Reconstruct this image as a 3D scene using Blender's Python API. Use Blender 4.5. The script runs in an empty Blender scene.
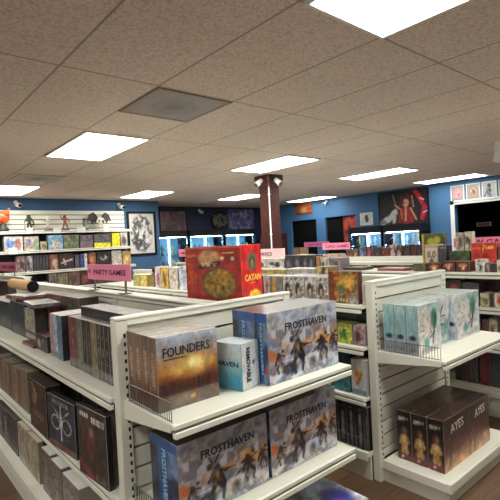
import bpy, bmesh, math, random
import numpy as np
from mathutils import Matrix, Vector
C = bpy.context.scene.collection
RNG = random.Random(7)
PI = math.pi

# ------------------------------------------------------------------ camera
F, YAW, PITCH, ROLL, H = 452.3, 0.7061, -0.01514, -0.05225, 1.49
fw = np.array([math.sin(YAW)*math.cos(PITCH), math.cos(YAW)*math.cos(PITCH), math.sin(PITCH)])
rt = np.array([math.cos(YAW), -math.sin(YAW), 0.0]); up = np.cross(rt, fw)
rt, up = math.cos(ROLL)*rt+math.sin(ROLL)*up, -math.sin(ROLL)*rt+math.cos(ROLL)*up
cam = bpy.data.objects.new('camera', bpy.data.cameras.new('camera')); C.objects.link(cam)
M = Matrix(((rt[0], up[0], -fw[0], 0), (rt[1], up[1], -fw[1], 0), (rt[2], up[2], -fw[2], H), (0, 0, 0, 1)))
cam.matrix_world = M; cam.data.sensor_width = 36; cam.data.lens = F/500*36; cam.data.clip_start = 0.02
bpy.context.scene.camera = cam

def column_of(x, y, z):
    p = np.array([x, y, z-H]); return 250+F*(p@rt)/(p@fw)
def solve(f, target, lo, hi, rising):
    for _ in range(50):
        m = (lo+hi)/2
        if (f(m) < target) == rising: lo = m
        else: hi = m
    return (lo+hi)/2
def Yat(px, X, z): return solve(lambda y: column_of(X, y, z), px, 0.3, 12, False)
def Xat(px, Y, z): return solve(lambda x: column_of(x, Y, z), px, -1, 12, True)

# ------------------------------------------------------------------ materials
def lin(c):
    c = np.asarray(c, float)
    return np.where(c <= 0.04045, c/12.92, ((c+0.055)/1.055)**2.4)
def rgb(r, g, b): return tuple(lin(np.array([r, g, b])/255.0))
MATS = {}
def mat(name, col=(200, 200, 200), rough=0.5, metal=0.0, var=0.06, scale=18.0, bump=0.0, coat=0.0, emit=0.0, spec=0.5, alpha=None):
    if name in MATS: return MATS[name]
    m = bpy.data.materials.new(name); m.use_nodes = True; n = m.node_tree.nodes; l = m.node_tree.links
    b = n['Principled BSDF']; c = rgb(*col)
    b.inputs['Roughness'].default_value = rough; b.inputs['Metallic'].default_value = metal
    b.inputs['Coat Weight'].default_value = coat; b.inputs['Specular IOR Level'].default_value = spec
    tc = n.new('ShaderNodeTexCoord'); nz = n.new('ShaderNodeTexNoise')
    nz.inputs['Scale'].default_value = scale; nz.inputs['Detail'].default_value = 4
    l.new(tc.outputs['Object'], nz.inputs['Vector'])
    mx = n.new('ShaderNodeMix'); mx.data_type = 'RGBA'
    mx.inputs[6].default_value = tuple(x*(1-var) for x in c)+(1,)
    mx.inputs[7].default_value = tuple(min(1, x*(1+var)) for x in c)+(1,)
    l.new(nz.outputs['Fac'], mx.inputs[0]); l.new(mx.outputs[2], b.inputs['Base Color'])
    if bump:
        bp = n.new('ShaderNodeBump'); bp.inputs['Strength'].default_value = bump; bp.inputs['Distance'].default_value = 0.004
        l.new(nz.outputs['Fac'], bp.inputs['Height']); l.new(bp.outputs['Normal'], b.inputs['Normal'])
    if emit:
        b.inputs['Emission Color'].default_value = c+(1,); b.inputs['Emission Strength'].default_value = emit
    MATS[name] = m; return m

def art_mat(name, rough, coat):
    m = bpy.data.materials.new(name); m.use_nodes = True; n = m.node_tree.nodes; l = m.node_tree.links
    b = n['Principled BSDF']; b.inputs['Roughness'].default_value = rough; b.inputs['Coat Weight'].default_value = coat
    b.inputs['Coat Roughness'].default_value = 0.2
    a = n.new('ShaderNodeAttribute'); a.attribute_name = 'art'
    tc = n.new('ShaderNodeTexCoord'); nz = n.new('ShaderNodeTexNoise'); nz.inputs['Scale'].default_value = 90; nz.inputs['Detail'].default_value = 3
    l.new(tc.outputs['Object'], nz.inputs['Vector'])
    mr = n.new('ShaderNodeMapRange'); mr.inputs[3].default_value = 0.86; mr.inputs[4].default_value = 1.12
    l.new(nz.outputs['Fac'], mr.inputs[0])
    vm = n.new('ShaderNodeVectorMath'); vm.operation = 'SCALE'
    l.new(a.outputs['Color'], vm.inputs[0]); l.new(mr.outputs[0], vm.inputs['Scale']); l.new(vm.outputs[0], b.inputs['Base Color'])
    return m
CARD = art_mat('printed_card', 0.42, 0.15)
WRAP = art_mat('shrink_wrapped_card', 0.3, 0.5)
PAPER = art_mat('poster_print', 0.45, 0.0)

def nodes_mat(name):
    m = bpy.data.materials.new(name); m.use_nodes = True
    return m, m.node_tree.nodes, m.node_tree.links, m.node_tree.nodes['Principled BSDF']

def ceiling_mat():
    m, n, l, b = nodes_mat('ceiling_tile'); b.inputs['Roughness'].default_value = 0.9
    tc = n.new('ShaderNodeTexCoord'); sx = n.new('ShaderNodeSeparateXYZ'); l.new(tc.outputs['Object'], sx.inputs[0])
    def line(axis, off, step, half):
        s = n.new('ShaderNodeMath'); s.operation = 'SUBTRACT'; l.new(sx.outputs[axis], s.inputs[0]); s.inputs[1].default_value = off
        d = n.new('ShaderNodeMath'); d.operation = 'PINGPONG'; l.new(s.outputs[0], d.inputs[0]); d.inputs[1].default_value = step/2
        g = n.new('ShaderNodeMapRange'); g.inputs[1].default_value = half*0.35; g.inputs[2].default_value = half; g.inputs[3].default_value = 1; g.inputs[4].default_value = 0
        l.new(d.outputs[0], g.inputs[0]); return g
    a = line(0, 1.464, 0.605, 0.010); c = line(1, 1.305, 1.215, 0.010)
    mx = n.new('ShaderNodeMath'); mx.operation = 'MAXIMUM'; l.new(a.outputs[0], mx.inputs[0]); l.new(c.outputs[0], mx.inputs[1])
    nz = n.new('ShaderNodeTexNoise'); nz.inputs['Scale'].default_value = 62; nz.inputs['Detail'].default_value = 3; nz.inputs['Roughness'].default_value = 0.6
    l.new(tc.outputs['Object'], nz.inputs['Vector'])
    cr = n.new('ShaderNodeValToRGB'); cr.color_ramp.elements[0].position = 0.36; cr.color_ramp.elements[1].position = 0.56
    cr.color_ramp.elements[0].color = rgb(202, 184, 171)+(1,); cr.color_ramp.elements[1].color = rgb(230, 213, 201)+(1,)
    l.new(nz.outputs['Fac'], cr.inputs[0])
    mix = n.new('ShaderNodeMix'); mix.data_type = 'RGBA'; l.new(mx.outputs[0], mix.inputs[0]); l.new(cr.outputs[0], mix.inputs[6])
    mix.inputs[7].default_value = rgb(162, 147, 136)+(1,); l.new(mix.outputs[2], b.inputs['Base Color'])
    bp = n.new('ShaderNodeBump'); bp.inputs['Strength'].default_value = 0.5; bp.inputs['Distance'].default_value = 0.01
    l.new(nz.outputs['Fac'], bp.inputs['Height']); l.new(bp.outputs['Normal'], b.inputs['Normal'])
    return m
def floor_mat():
    m, n, l, b = nodes_mat('floor_plank'); b.inputs['Roughness'].default_value = 0.45
    tc = n.new('ShaderNodeTexCoord'); br = n.new('ShaderNodeTexBrick'); mp = n.new('ShaderNodeMapping')
    l.new(tc.outputs['Object'], mp.inputs['Vector']); l.new(mp.outputs[0], br.inputs['Vector'])
    br.inputs['Scale'].default_value = 1; br.inputs['Brick Width'].default_value = 1.2; br.inputs['Row Height'].default_value = 0.15
    br.inputs['Mortar Size'].default_value = 0.002; br.inputs['Color1'].default_value = rgb(120, 92, 70)+(1,); br.inputs['Color2'].default_value = rgb(92, 68, 52)+(1,)
    br.inputs['Mortar'].default_value = rgb(40, 30, 24)+(1,)
    nz = n.new('ShaderNodeTexNoise'); nz.inputs['Scale'].default_value = 6; nz.inputs['Detail'].default_value = 6
    m2 = n.new('ShaderNodeMapping'); m2.inputs['Scale'].default_value = (1, 12, 1); l.new(tc.outputs['Object'], m2.inputs['Vector']); l.new(m2.outputs[0], nz.inputs['Vector'])
    mix = n.new('ShaderNodeMix'); mix.data_type = 'RGBA'; mix.blend_type = 'MULTIPLY'; mix.inputs[0].default_value = 0.7
    cr = n.new('ShaderNodeValToRGB'); cr.color_ramp.elements[0].color = (0.35, 0.33, 0.31, 1); cr.color_ramp.elements[1].color = (1, 1, 1, 1)
    cr.color_ramp.elements[0].position = 0.3; cr.color_ramp.elements[1].position = 0.65
    l.new(nz.outputs['Fac'], cr.inputs[0]); l.new(br.outputs['Color'], mix.inputs[6]); l.new(cr.outputs[0], mix.inputs[7]); l.new(mix.outputs[2], b.inputs['Base Color'])
    return m
def glass_mat():
    m, n, l, b = nodes_mat('clear_glass'); out = n['Material Output']
    t = n.new('ShaderNodeBsdfTransparent'); g = n.new('ShaderNodeBsdfGlossy'); g.inputs['Roughness'].default_value = 0.02
    fr = n.new('ShaderNodeFresnel'); fr.inputs['IOR'].default_value = 1.45; mx = n.new('ShaderNodeMixShader')
    t.inputs['Color'].default_value = (0.9, 0.96, 0.97, 1)
    l.new(fr.outputs[0], mx.inputs[0]); l.new(t.outputs[0], mx.inputs[1]); l.new(g.outputs[0], mx.inputs[2]); l.new(mx.outputs[0], out.inputs['Surface'])
    return m
def mottled(name, c1, c2, scale, rough):
    m, n, l, b = nodes_mat(name); b.inputs['Roughness'].default_value = rough
    tc = n.new('ShaderNodeTexCoord'); br = n.new('ShaderNodeTexBrick')
    mp = n.new('ShaderNodeMapping'); mp.inputs['Rotation'].default_value = (PI/2, 0, 0)
    sx = n.new('ShaderNodeSeparateXYZ'); cx = n.new('ShaderNodeCombineXYZ'); ad = n.new('ShaderNodeMath')
    l.new(tc.outputs['Object'], sx.inputs[0]); l.new(sx.outputs[0], ad.inputs[0]); l.new(sx.outputs[1], ad.inputs[1])
    l.new(ad.outputs[0], cx.inputs[0]); l.new(sx.outputs[2], cx.inputs[1]); l.new(cx.outputs[0], br.inputs['Vector'])
    br.inputs['Scale'].default_value = scale; br.inputs['Color1'].default_value = rgb(*c1)+(1,); br.inputs['Color2'].default_value = rgb(*c2)+(1,)
    br.inputs['Mortar'].default_value = rgb(*[int(x*0.7) for x in c2])+(1,); br.inputs['Mortar Size'].default_value = 0.02
    l.new(br.outputs['Color'], b.inputs['Base Color']); return m

WHITE = mat('painted_white_metal', (221, 221, 209), 0.42, var=0.04, scale=6)
WHITE2 = mat('price_rail_white', (229, 229, 218), 0.35, var=0.03)
GREYLINE = mat('rail_slot_grey', (120, 118, 108), 0.6)  # grey strip between the two ridges of a price rail
SLOT = mat('slot_black', (18, 18, 18), 0.8)
CHROME = mat('chrome_wire', (120, 120, 118), 0.4, metal=0.9, var=0.02)
BLUE = mat('blue_wall_paint', (62, 108, 152), 0.7, var=0.04, scale=3)
BLUEL = mat('shaded_blue_wall_paint', (58, 92, 132), 0.7, var=0.04, scale=3)  # the blue wall paint again, darkened for the weaker light on the left wall
NAVY = mat('navy_wall_paint', (36, 42, 72), 0.7, var=0.05, scale=3)
OFFW = mat('off_white_wall_paint', (200, 196, 186), 0.7, var=0.03, scale=3)
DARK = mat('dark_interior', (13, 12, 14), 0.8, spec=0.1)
BLACK = mat('black_plastic', (18, 18, 20), 0.45, spec=0.25)
TRIMW = mat('white_trim', (226, 226, 224), 0.5)
PINK = mat('pink_card', (255, 148, 184), 0.55, var=0.04)
PALEP = mat('pale_pink_card', (252, 206, 214), 0.55, var=0.04)
INK = mat('black_ink', (30, 18, 26), 0.6)
INKB = mat('navy_ink', (36, 44, 62), 0.6)
INKP = mat('pale_blue_ink', (150, 190, 224), 0.6)
INKW = mat('white_ink', (232, 228, 220), 0.6)
INKY = mat('yellow_ink', (244, 206, 90), 0.55)
INKR = mat('dark_red_ink', (120, 34, 60), 0.55)
KRAFT = mat('kraft_paper', (196, 160, 112), 0.75, var=0.1)
GLASS = glass_mat()
LED = mat('led_strip', (205, 232, 255), 0.5, emit=22.0)
LAMP = mat('lamp_diffuser', (252, 250, 240), 0.5, emit=10.0, var=0.02)
VENTG = mat('vent_grey', (150, 136, 122), 0.7, var=0.12, scale=140)
VENTD = mat('vent_dark', (92, 86, 78), 0.7, var=0.1, scale=90)
PILLAR = mottled('dark_red_brick', (92, 38, 28), (64, 26, 21), 9, 0.35)
CASEB = mat('case_back_blue', (120, 172, 200), 0.6)
SHELFDARK = mat('dark_shelf_fill', (48, 46, 44), 0.7)

# ------------------------------------------------------------------ mesh builder
class MB:
    def __init__(s): s.v = []; s.f = []; s.c = []; s.m = []; s.smooth = []
    def quad(s, pts, col=None, mi=0):
        k = len(s.v); s.v += [tuple(p) for p in pts]; s.c += [col or (0.5, 0.5, 0.5)]*len(pts); s.f.append(tuple(range(k, k+len(pts)))); s.m.append(mi); s.smooth.append(False)
    def box(s, x0, x1, y0, y1, z0, z1, mi=0, col=None, bev=0.0):
        if bev:
            b = bev; P = []
            for z, i in ((z0, b), (z0+b, 0), (z1-b, 0), (z1, b)):
                P.append([(x0+i+b*(i == 0), y0+i, z), (x1-i-b*(i == 0), y0+i, z), (x1-i, y0+i+b*(i == 0), z), (x1-i, y1-i-b*(i == 0), z),
                          (x1-i-b*(i == 0), y1-i, z), (x0+i+b*(i == 0), y1-i, z), (x0+i, y1-i-b*(i == 0), z), (x0+i, y0+i+b*(i == 0), z)])
            s.quad(P[0][::-1], col, mi); s.quad(P[3], col, mi)
            for a, c in zip(P, P[1:]):
                for j in range(8): s.quad([a[j], a[(j+1) % 8], c[(j+1) % 8], c[j]], col, mi)
            return
        a = [(x0, y0, z0), (x1, y0, z0), (x1, y1, z0), (x0, y1, z0), (x0, y0, z1), (x1, y0, z1), (x1, y1, z1), (x0, y1, z1)]
        for q in ((0, 3, 2, 1), (4, 5, 6, 7), (0, 1, 5, 4), (1, 2, 6, 5), (2, 3, 7, 6), (3, 0, 4, 7)): s.quad([a[i] for i in q], col, mi)
    def grid(s, o, du, dv, nu, nv, art, mi=0):
        o, du, dv = map(lambda a: np.array(a, float), (o, du, dv))
        U, V = np.meshgrid(np.linspace(0, 1, nu+1), np.linspace(0, 1, nv+1))
        cols = lin(np.clip(art(U.ravel(), V.ravel()), 0, 1)) if callable(art) else np.tile(lin(np.array(art)/255.), (U.size, 1))
        k = len(s.v); P = o+np.outer(U.ravel(), du)+np.outer(V.ravel(), dv)
        s.v += [tuple(p) for p in P]; s.c += [tuple(c) for c in cols]
        for j in range(nv):
            for i in range(nu):
                a = k+j*(nu+1)+i; s.f.append((a, a+1, a+nu+2, a+nu+1)); s.m.append(mi); s.smooth.append(False)
    def tube(s, p0, p1, r0, r1=None, n=10, mi=0, caps=True):
        r1 = r0 if r1 is None else r1; p0, p1 = Vector(p0), Vector(p1); d = (p1-p0).normalized()
        a = d.orthogonal().normalized(); b = d.cross(a); k = len(s.v)
        for p, r in ((p0, r0), (p1, r1)):
            for i in range(n):
                t = 2*PI*i/n; s.v.append(tuple(p+r*(math.cos(t)*a+math.sin(t)*b))); s.c.append((.5, .5, .5))
        for i in range(n):
            j = (i+1) % n; s.f.append((k+i, k+j, k+n+j, k+n+i)); s.m.append(mi); s.smooth.append(n > 6)
        if caps:
            s.f.append(tuple(k+i for i in range(n))[::-1]); s.m.append(mi); s.smooth.append(False)
            s.f.append(tuple(k+n+i for i in range(n))); s.m.append(mi); s.smooth.append(False)
    def lathe(s, prof, o=(0, 0, 0), n=20, mi=0, sx=1, sy=1):
        k = len(s.v)
        for r, z in prof:
            for i in range(n):
                t = 2*PI*i/n; s.v.append((o[0]+sx*r*math.cos(t), o[1]+sy*r*math.sin(t), o[2]+z)); s.c.append((.5, .5, .5))
        for q in range(len(prof)-1):
            for i in range(n):
                j = (i+1) % n; s.f.append((k+q*n+i, k+q*n+j, k+(q+1)*n+j, k+(q+1)*n+i)); s.m.append(mi); s.smooth.append(True)
    def ball(s, c, r, mi=0, sx=1, sy=1, sz=1, n=12):
        s.lathe([(max(1e-4, r*math.sin(PI*i/8)), -r*sz*math.cos(PI*i/8)) for i in range(9)], c, n, mi, sx, sy)
    def mesh(s, name, mats):
        me = bpy.data.meshes.new(name); me.from_pydata(s.v, [], s.f)
        at = me.color_attributes.new('art', 'FLOAT_COLOR', 'POINT')
        at.data.foreach_set('color', np.c_[np.array(s.c, float), np.ones(len(s.c))].ravel().astype('f'))
        me.polygons.foreach_set('material_index', s.m); me.polygons.foreach_set('use_smooth', s.smooth)
        for m in (mats if isinstance(mats, (list, tuple)) else [mats]): me.materials.append(m)
        me.update(); return me
def obj(name, mb, mats, parent=None, loc=(0, 0, 0), rz=0.0):
    o = bpy.data.objects.new(name, mb.mesh(name, mats) if isinstance(mb, MB) else mb); C.objects.link(o)
    o.location = loc; o.rotation_euler = (0, 0, rz)
    if parent: o.parent = parent
    return o
def empty(name, loc=(0, 0, 0), rz=0.0):
    o = bpy.data.objects.new(name, None); C.objects.link(o); o.location = loc; o.rotation_euler = (0, 0, rz); o.empty_display_size = 0.05; return o
def tag(o, label, cat, group=None):
    o['label'] = label; o['category'] = cat
    if group: o['group'] = group
    return o
def struct(name, mb, m, label=None):
    o = obj(name, mb, m); o['kind'] = 'structure'
    if label: o['label'] = label
    return o
def text_mesh(txt, w, h, bold=0.0):
    cu = bpy.data.curves.new('lettering', 'FONT'); cu.body = txt; cu.size = 1; cu.extrude = 0.004; cu.offset = bold; cu.resolution_u = 2
    o = bpy.data.objects.new('lettering', cu); C.objects.link(o); bpy.context.view_layer.update()
    me = bpy.data.meshes.new_from_object(o.evaluated_get(bpy.context.evaluated_depsgraph_get()))
    bpy.data.objects.remove(o); bpy.data.curves.remove(cu)
    n = len(me.vertices); a = np.empty(n*3, 'f'); me.vertices.foreach_get('co', a); a = a.reshape(-1, 3)
    lo, hi = a.min(0), a.max(0); a[:, 0] = (a[:, 0]-(lo[0]+hi[0])/2)*w/(hi[0]-lo[0]); a[:, 1] = (a[:, 1]-(lo[1]+hi[1])/2)*h/(hi[1]-lo[1]); a[:, 2] *= 0.15
    return me, a
def lettering(txt, w, h, m, parent, loc, face='front', vertical=False, tilt=0.0, bold=0.02):
    me, a = text_mesh(txt, w, h, bold)
    x, y, z = a[:, 0].copy(), a[:, 1].copy(), a[:, 2].copy()
    t = (PI/2 if vertical is True else -PI/2 if vertical == 'down' else 0)+tilt
    x, y = x*math.cos(t)-y*math.sin(t), x*math.sin(t)+y*math.cos(t)
    P = {'front': (x, -z, y), 'left': (-z, -x, y), 'right': (z, x, y), 'top': (x, y, z)}[face]
    me.vertices.foreach_set('co', np.stack(P, 1).astype('f').ravel()); me.materials.clear(); me.materials.append(m); me.update()
    return obj('lettering', me, None, parent, loc)

# ------------------------------------------------------------------ printed art (colours as printed on the card)
def vn(U, V, fu, fv, seed):
    r = np.random.RandomState(seed); g = r.rand(34, 34)
    x, y = U*fu % 32, V*fv % 32; i, j = np.floor(x).astype(int), np.floor(y).astype(int); fx, fy = x-i, y-j
    fx, fy = fx*fx*(3-2*fx), fy*fy*(3-2*fy)
    return (g[j, i]*(1-fx)+g[j, i+1]*fx)*(1-fy)+(g[j+1, i]*(1-fx)+g[j+1, i+1]*fx)*fy
def fbm(U, V, f, seed, asp=1.0): return 0.55*vn(U, V, f*asp, f, seed)+0.3*vn(U, V, 2.1*f*asp, 2.1*f, seed+1)+0.15*vn(U, V, 4.3*f*asp, 4.3*f, seed+2)
def N(c): return np.array(c, float)/255.0
def ramp(t, pal):
    pal = np.array(pal, float)/255; t = np.clip(t, 0, 0.9999)*(len(pal)-1); i = np.floor(t).astype(int); f = (t-i)[:, None]
    return pal[i]*(1-f)+pal[i+1]*f
def over(c, mask, col): m = np.clip(mask, 0, 1)[:, None]; return c*(1-m)+N(col)*m
def sm(a, lo, hi): t = np.clip((a-lo)/(hi-lo), 0, 1); return t*t*(3-2*t)
def blob(U, V, x, y, rx, ry, soft=0.25): return 1-sm(np.hypot((U-x)/rx, (V-y)/ry), 1-soft, 1+soft)
def seg(U, V, x0, y0, x1, y1, w, asp=1.0):
    px, py = (U-x0)*asp, V-y0; dx, dy = (x1-x0)*asp, y1-y0; t = np.clip((px*dx+py*dy)/(dx*dx+dy*dy+1e-9), 0, 1)
    return 1-sm(np.hypot(px-t*dx, py-t*dy), w*0.7, w*1.3)
def band(V, a, b, s=0.01): return sm(V, a-s, a+s)*(1-sm(V, b-s, b+s))
def letters(U, V, x0, x1, y0, y1, n, seed):
    r = np.random.RandomState(seed); k = (U-x0)/(x1-x0)*n; i = np.clip(np.floor(k).astype(int), 0, n-1); f = k-np.floor(k)
    on = (U > x0)*(U < x1)*(V > y0)*(V < y1)*(f < 0.78); h = r.rand(n); mid = (V-y0)/(y1-y0)
    hole = (f > 0.26)*(f < 0.55)*(((mid > 0.55)*(mid < 0.85)*(h[i] > .3))+((mid > 0.15)*(mid < 0.42)*(h[i] < .7)) > 0)
    return (on*(1-hole)).astype(float)
def a_flat(c, s=0, amt=0.10):
    return lambda U, V: np.clip(N(c)*(1-amt+2*amt*fbm(U, V, 4, s))[:, None], 0, 1)
def a_mix(pal, s, f=3.0, asp=1.0):
    def g(U, V):
        t = fbm(U, V, f, s, asp); lo, hi = t.min(), t.max(); return ramp((t-lo)/(hi-lo+1e-6), pal)
    return g
def a_cover(pal, s, fig=None, title=None, ty=(0.78, 0.92), n=8, foot=None, f=3.0):
    def g(U, V):
        c = a_mix(pal, s, f)(U, V); r = np.random.RandomState(s)
        if fig is not None:
            for k in range(3):
                x, y = 0.25+0.5*r.rand(), 0.3+0.25*r.rand()
                c = over(c, blob(U, V, x, y, 0.1+0.1*r.rand(), 0.18+0.1*r.rand(), 0.35)*(0.55+0.45*fbm(U, V, 7, s+k)), fig)
            c = over(c, blob(U, V, 0.3+0.4*r.rand(), 0.62, 0.08, 0.1), fig)
        if foot is not None: c = over(c, band(V, 0.02, 0.16), foot)
        if title is not None: c = over(c, letters(U, V, 0.14, 0.86, ty[0], ty[1], n, s), title)
        return c
    return g
def a_spine(c, s, ink=(215, 210, 200), foot=None, horiz=False, a=0.3, b=0.8):
    def g(U, V):
        A, B = (V, U) if horiz else (U, V)
        k = a_flat(c, s, 0.14)(U, V)
        k = over(k, letters(B, A, a, b, 0.34, 0.66, 9, s)*0.8, ink)
        if foot is not None: k = over(k, band(B, 0.03, 0.16), foot)
        return k
    return g
def a_spines(n, c, s, ink, div=(40, 36, 32), foot=None, figure=None, head=None):
    def g(U, V):
        k = U*n; i = np.floor(np.clip(k, 0, n-1e-4)).astype(int); f = k-i
        c0 = a_mix(c, s, 5)(f+0.37*i, V)
        if figure is not None: c0 = figure(c0, f, V)
        if ink is not None: c0 = over(c0, letters(f, V, 0.2, 0.85, 0.86, 0.93, 4, s), ink)
        if foot is not None: c0 = over(c0, band(V, 0.0, 0.2), foot)
        return over(c0, (np.abs(f-0.0) < 0.035)*0.8, div)
    return g
def a_frost(U, V):                                       # snowy peaks, glow, dark fighters
    n1, n2 = fbm(U, V, 3.4, 11, 1.4), fbm(U, V, 9, 15, 1.4)
    c = ramp((0.7*n1+0.45*n2-0.1), [(58, 62, 82), (116, 120, 142), (190, 194, 206), (140, 142, 158), (232, 236, 242), (196, 202, 214)])
    for x, w, h, q in ((0.1, 0.2, 0.16, 3), (0.34, 0.18, 0.10, 4), (0.62, 0.2, 0.2, 5), (0.88, 0.22, 0.14, 6)):
        d = np.abs(U-x)/w; pk = 0.62+h*(1-d)+0.05*(vn(U, V*0, 22, 1, q)-0.5); m = (V < pk)*(V > 0.5)*(d < 1)
        c = over(c, m*0.55, (96, 92, 112)); c = over(c, m*(U < x)*sm(n2, 0.4, 0.6)*0.7, (232, 232, 236))
    glow = blob(U, V, 0.74, 0.5, 0.34, 0.13, 0.8)*sm(fbm(U, V, 7, 21, 1.5), 0.35, 0.6)
    c = over(c, glow*0.9, (222, 154, 72)); c = over(c, blob(U, V, 0.1, 0.4, 0.14, 0.16, 0.7)*sm(fbm(U, V, 7, 8), 0.35, 0.6), (196, 112, 64)); c = over(c, blob(U, V, 0.5, 0.46, 0.1, 0.06, 0.6)*0.6, (216, 140, 80))
    c = over(c, (V < 0.42)*sm(fbm(U, V, 8, 41, 1.4), 0.45, 0.58)*0.6, (104, 100, 116)); c = over(c, (V < 0.3)*sm(fbm(U, V, 11, 43, 1.4), 0.5, 0.62)*0.8, (222, 224, 230))
    d = (26, 22, 32); rag = 0.55+0.45*sm(fbm(U, V, 16, 51, 1.4), 0.3, 0.5)
    def man(x, y, k, lean, fl):
        m = np.maximum.reduce([blob(U, V, x, y, 0.045*k, 0.1*k, 0.35), blob(U, V, x+lean*0.06*k, y+0.13*k, 0.024*k, 0.04*k, 0.3), seg(U, V, x, y-0.06*k, x-0.05*k, y-0.2*k, 0.03*k, 1.45), seg(U, V, x-0.05*k, y-0.2*k, x-0.03*k, y-0.3*k, 0.024*k, 1.45),
            seg(U, V, x, y-0.06*k, x+0.07*k, y-0.16*k, 0.032*k, 1.45), seg(U, V, x+0.07*k, y-0.16*k, x+0.06*k, y-0.29*k, 0.022*k, 1.45), seg(U, V, x, y+0.06*k, x+fl*0.1*k, y+0.02*k, 0.022*k, 1.45), seg(U, V, x, y+0.06*k, x-fl*0.07*k, y-0.04*k, 0.02*k, 1.45),
            seg(U, V, x-lean*0.02*k, y+0.1*k, x-lean*0.08*k, y-0.12*k, 0.03*k, 1.45)])
        return m
    c = over(c, man(0.38, 0.42, 1.15, -1, 1)*rag, d); c = over(c, seg(U, V, 0.34, 0.6, 0.31, 0.7, 0.013, 1.4), d); c = over(c, seg(U, V, 0.37, 0.6, 0.42, 0.7, 0.013, 1.4), d); c = over(c, seg(U, V, 0.44, 0.47, 0.6, 0.44, 0.010, 1.4), d)
    c = over(c, man(0.76, 0.42, 0.9, 1, -1)*rag, (40, 30, 34)); c = over(c, seg(U, V, 0.6, 0.3, 0.86, 0.5, 0.009, 1.4), d); c = over(c, man(0.93, 0.44, 0.7, 1, 1)*rag, (54, 38, 40)); c = over(c, man(0.14, 0.34, 0.7, 1, 1)*rag, (50, 40, 46))
    c = over(c, blob(U, V, 0.28, 0.16, 0.1, 0.09, 0.5)*rag, (44, 38, 48)); c = over(c, blob(U, V, 0.6, 0.14, 0.05, 0.09, 0.5)*rag*0.8, (60, 54, 66))
    c = over(c, blob(U, V, 0.395, 0.43, 0.022, 0.05)*0.8, (176, 140, 70)); return over(c, blob(U, V, 0.37, 0.33, 0.02, 0.05)*0.7, (124, 92, 66))
def a_frost_spine(U, V):
    c = ramp(fbm(U, V, 4, 61, 0.5), [(14, 16, 30), (44, 58, 98), (120, 146, 186), (28, 34, 60), (186, 196, 216)])
    c = over(c, (U < 0.3)*0.5, (26, 22, 34)); c = over(c, band(U, 0.28, 0.62)*0.6, (40, 92, 156)); c = over(c, (V > 0.86)*0.7, (30, 84, 160))
    c = over(c, blob(U, V, 0.8, 0.2, 0.12, 0.07), (176, 44, 70))
    return c
def a_founders(U, V):
    c = ramp(V*1.02+0.10*(fbm(U, V, 5, 2, 2)-0.5), [(112, 96, 84), (120, 102, 88), (70, 38, 30), (98, 52, 36), (164, 96, 48), (172, 124, 78), (170, 152, 142), (160, 164, 182), (186, 192, 208)])
    c = over(c, blob(U, V, 0.52, 0.55, 0.34, 0.13, 0.8)*(0.5+0.7*fbm(U, V, 6, 5, 1.5)), (238, 196, 104)); c = over(c, blob(U, V, 0.62, 0.57, 0.14, 0.06, 0.8), (252, 226, 150))
    hill = 0.22+0.16*vn(U, V*0, 7, 1, 9)+0.05*vn(U, V*0, 24, 1, 12)
    c = over(c, (V > 0.17)*(1-sm(V, hill, hill+0.04))*0.75, (72, 36, 28)); c = over(c, (vn(U, V, 26, 8, 4) > 0.7)*band(V, 0.2, 0.36)*0.7, (46, 24, 24))
    c = over(c, band(V, 0.0, 0.19)*0.85, (122, 104, 92)); c = over(c, blob(U, V, 0.55, 0.11, 0.05, 0.03), (196, 150, 70))
    return c
def a_island(U, V):                                      # red lid with a golden mosaic scene
    c = ramp(fbm(U, V, 5, 13), [(118, 20, 24), (168, 34, 30), (196, 56, 38), (150, 30, 28)])
    c = over(c, blob(U, V, 0.6, 0.32, 0.3, 0.3, 0.15), (96, 82, 66)); t = fbm(U, V, 9, 17)
    g = ramp((t-0.2)*1.6, [(60, 48, 40), (150, 116, 44), (216, 160, 52), (112, 116, 64), (198, 88, 40)])
    m = blob(U, V, 0.62, 0.32, 0.27, 0.27, 0.1)[:, None]; c = c*(1-m)+g*m
    c = over(c, blob(U, V, 0.44, 0.8, 0.2, 0.15, 0.2)*(V > 0.68), (222, 168, 118)); c = over(c, seg(U, V, 0.28, 0.62, 0.62, 0.7, 0.035), (40, 30, 28))
    c = over(c, letters(U, V, 0.28, 0.6, 0.63, 0.69, 8, 2)*0.8, (230, 210, 180)); c = over(c, letters(U, V, 0.7, 0.9, 0.86, 0.89, 6, 4), (240, 210, 120))
    c = over(c, letters(U, V, 0.03, 0.2, 0.8, 0.87, 5, 6)*0.8, (226, 164, 70)); c = over(c, letters(U, V, 0.03, 0.2, 0.3, 0.7, 4, 7)*0.3, (226, 164, 70))
    c = over(c, blob(U, V, 0.68, 0.78, 0.03, 0.035), (240, 220, 200)); c = over(c, blob(U, V, 0.86, 0.77, 0.03, 0.035), (240, 220, 200))
    return over(c, band(V, 0.97, 1.0), (226, 120, 100))
def a_island_side(U, V):
    c = a_mix([(196, 24, 26), (220, 34, 30), (206, 30, 26)], 5, 3)(U, V)
    c = over(c, blob(U, V, 0.52, 0.7, 0.26, 0.17, 0.1), (120, 104, 72)); c = over(c, blob(U, V, 0.52, 0.7, 0.16, 0.1, 0.4), (74, 70, 56)); c = over(c, blob(U, V, 0.52, 0.66, 0.08, 0.08), (190, 150, 80))
    c = over(c, blob(U, V, 0.6, 0.06, 0.32, 0.13, 0.1), (250, 200, 48)); c = over(c, blob(U, V, 0.62, 0.06, 0.16, 0.07, 0.4), (252, 160, 40))
    return over(c, letters(U, V, 0.25, 0.8, 0.3, 0.33, 9, 5), (244, 170, 70))
def a_haven(U, V):
    c = ramp(V*0.8+0.25*fbm(U, V, 3, 8), [(58, 140, 178), (78, 156, 190), (140, 190, 206), (196, 214, 218), (206, 222, 226)]); return c
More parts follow.
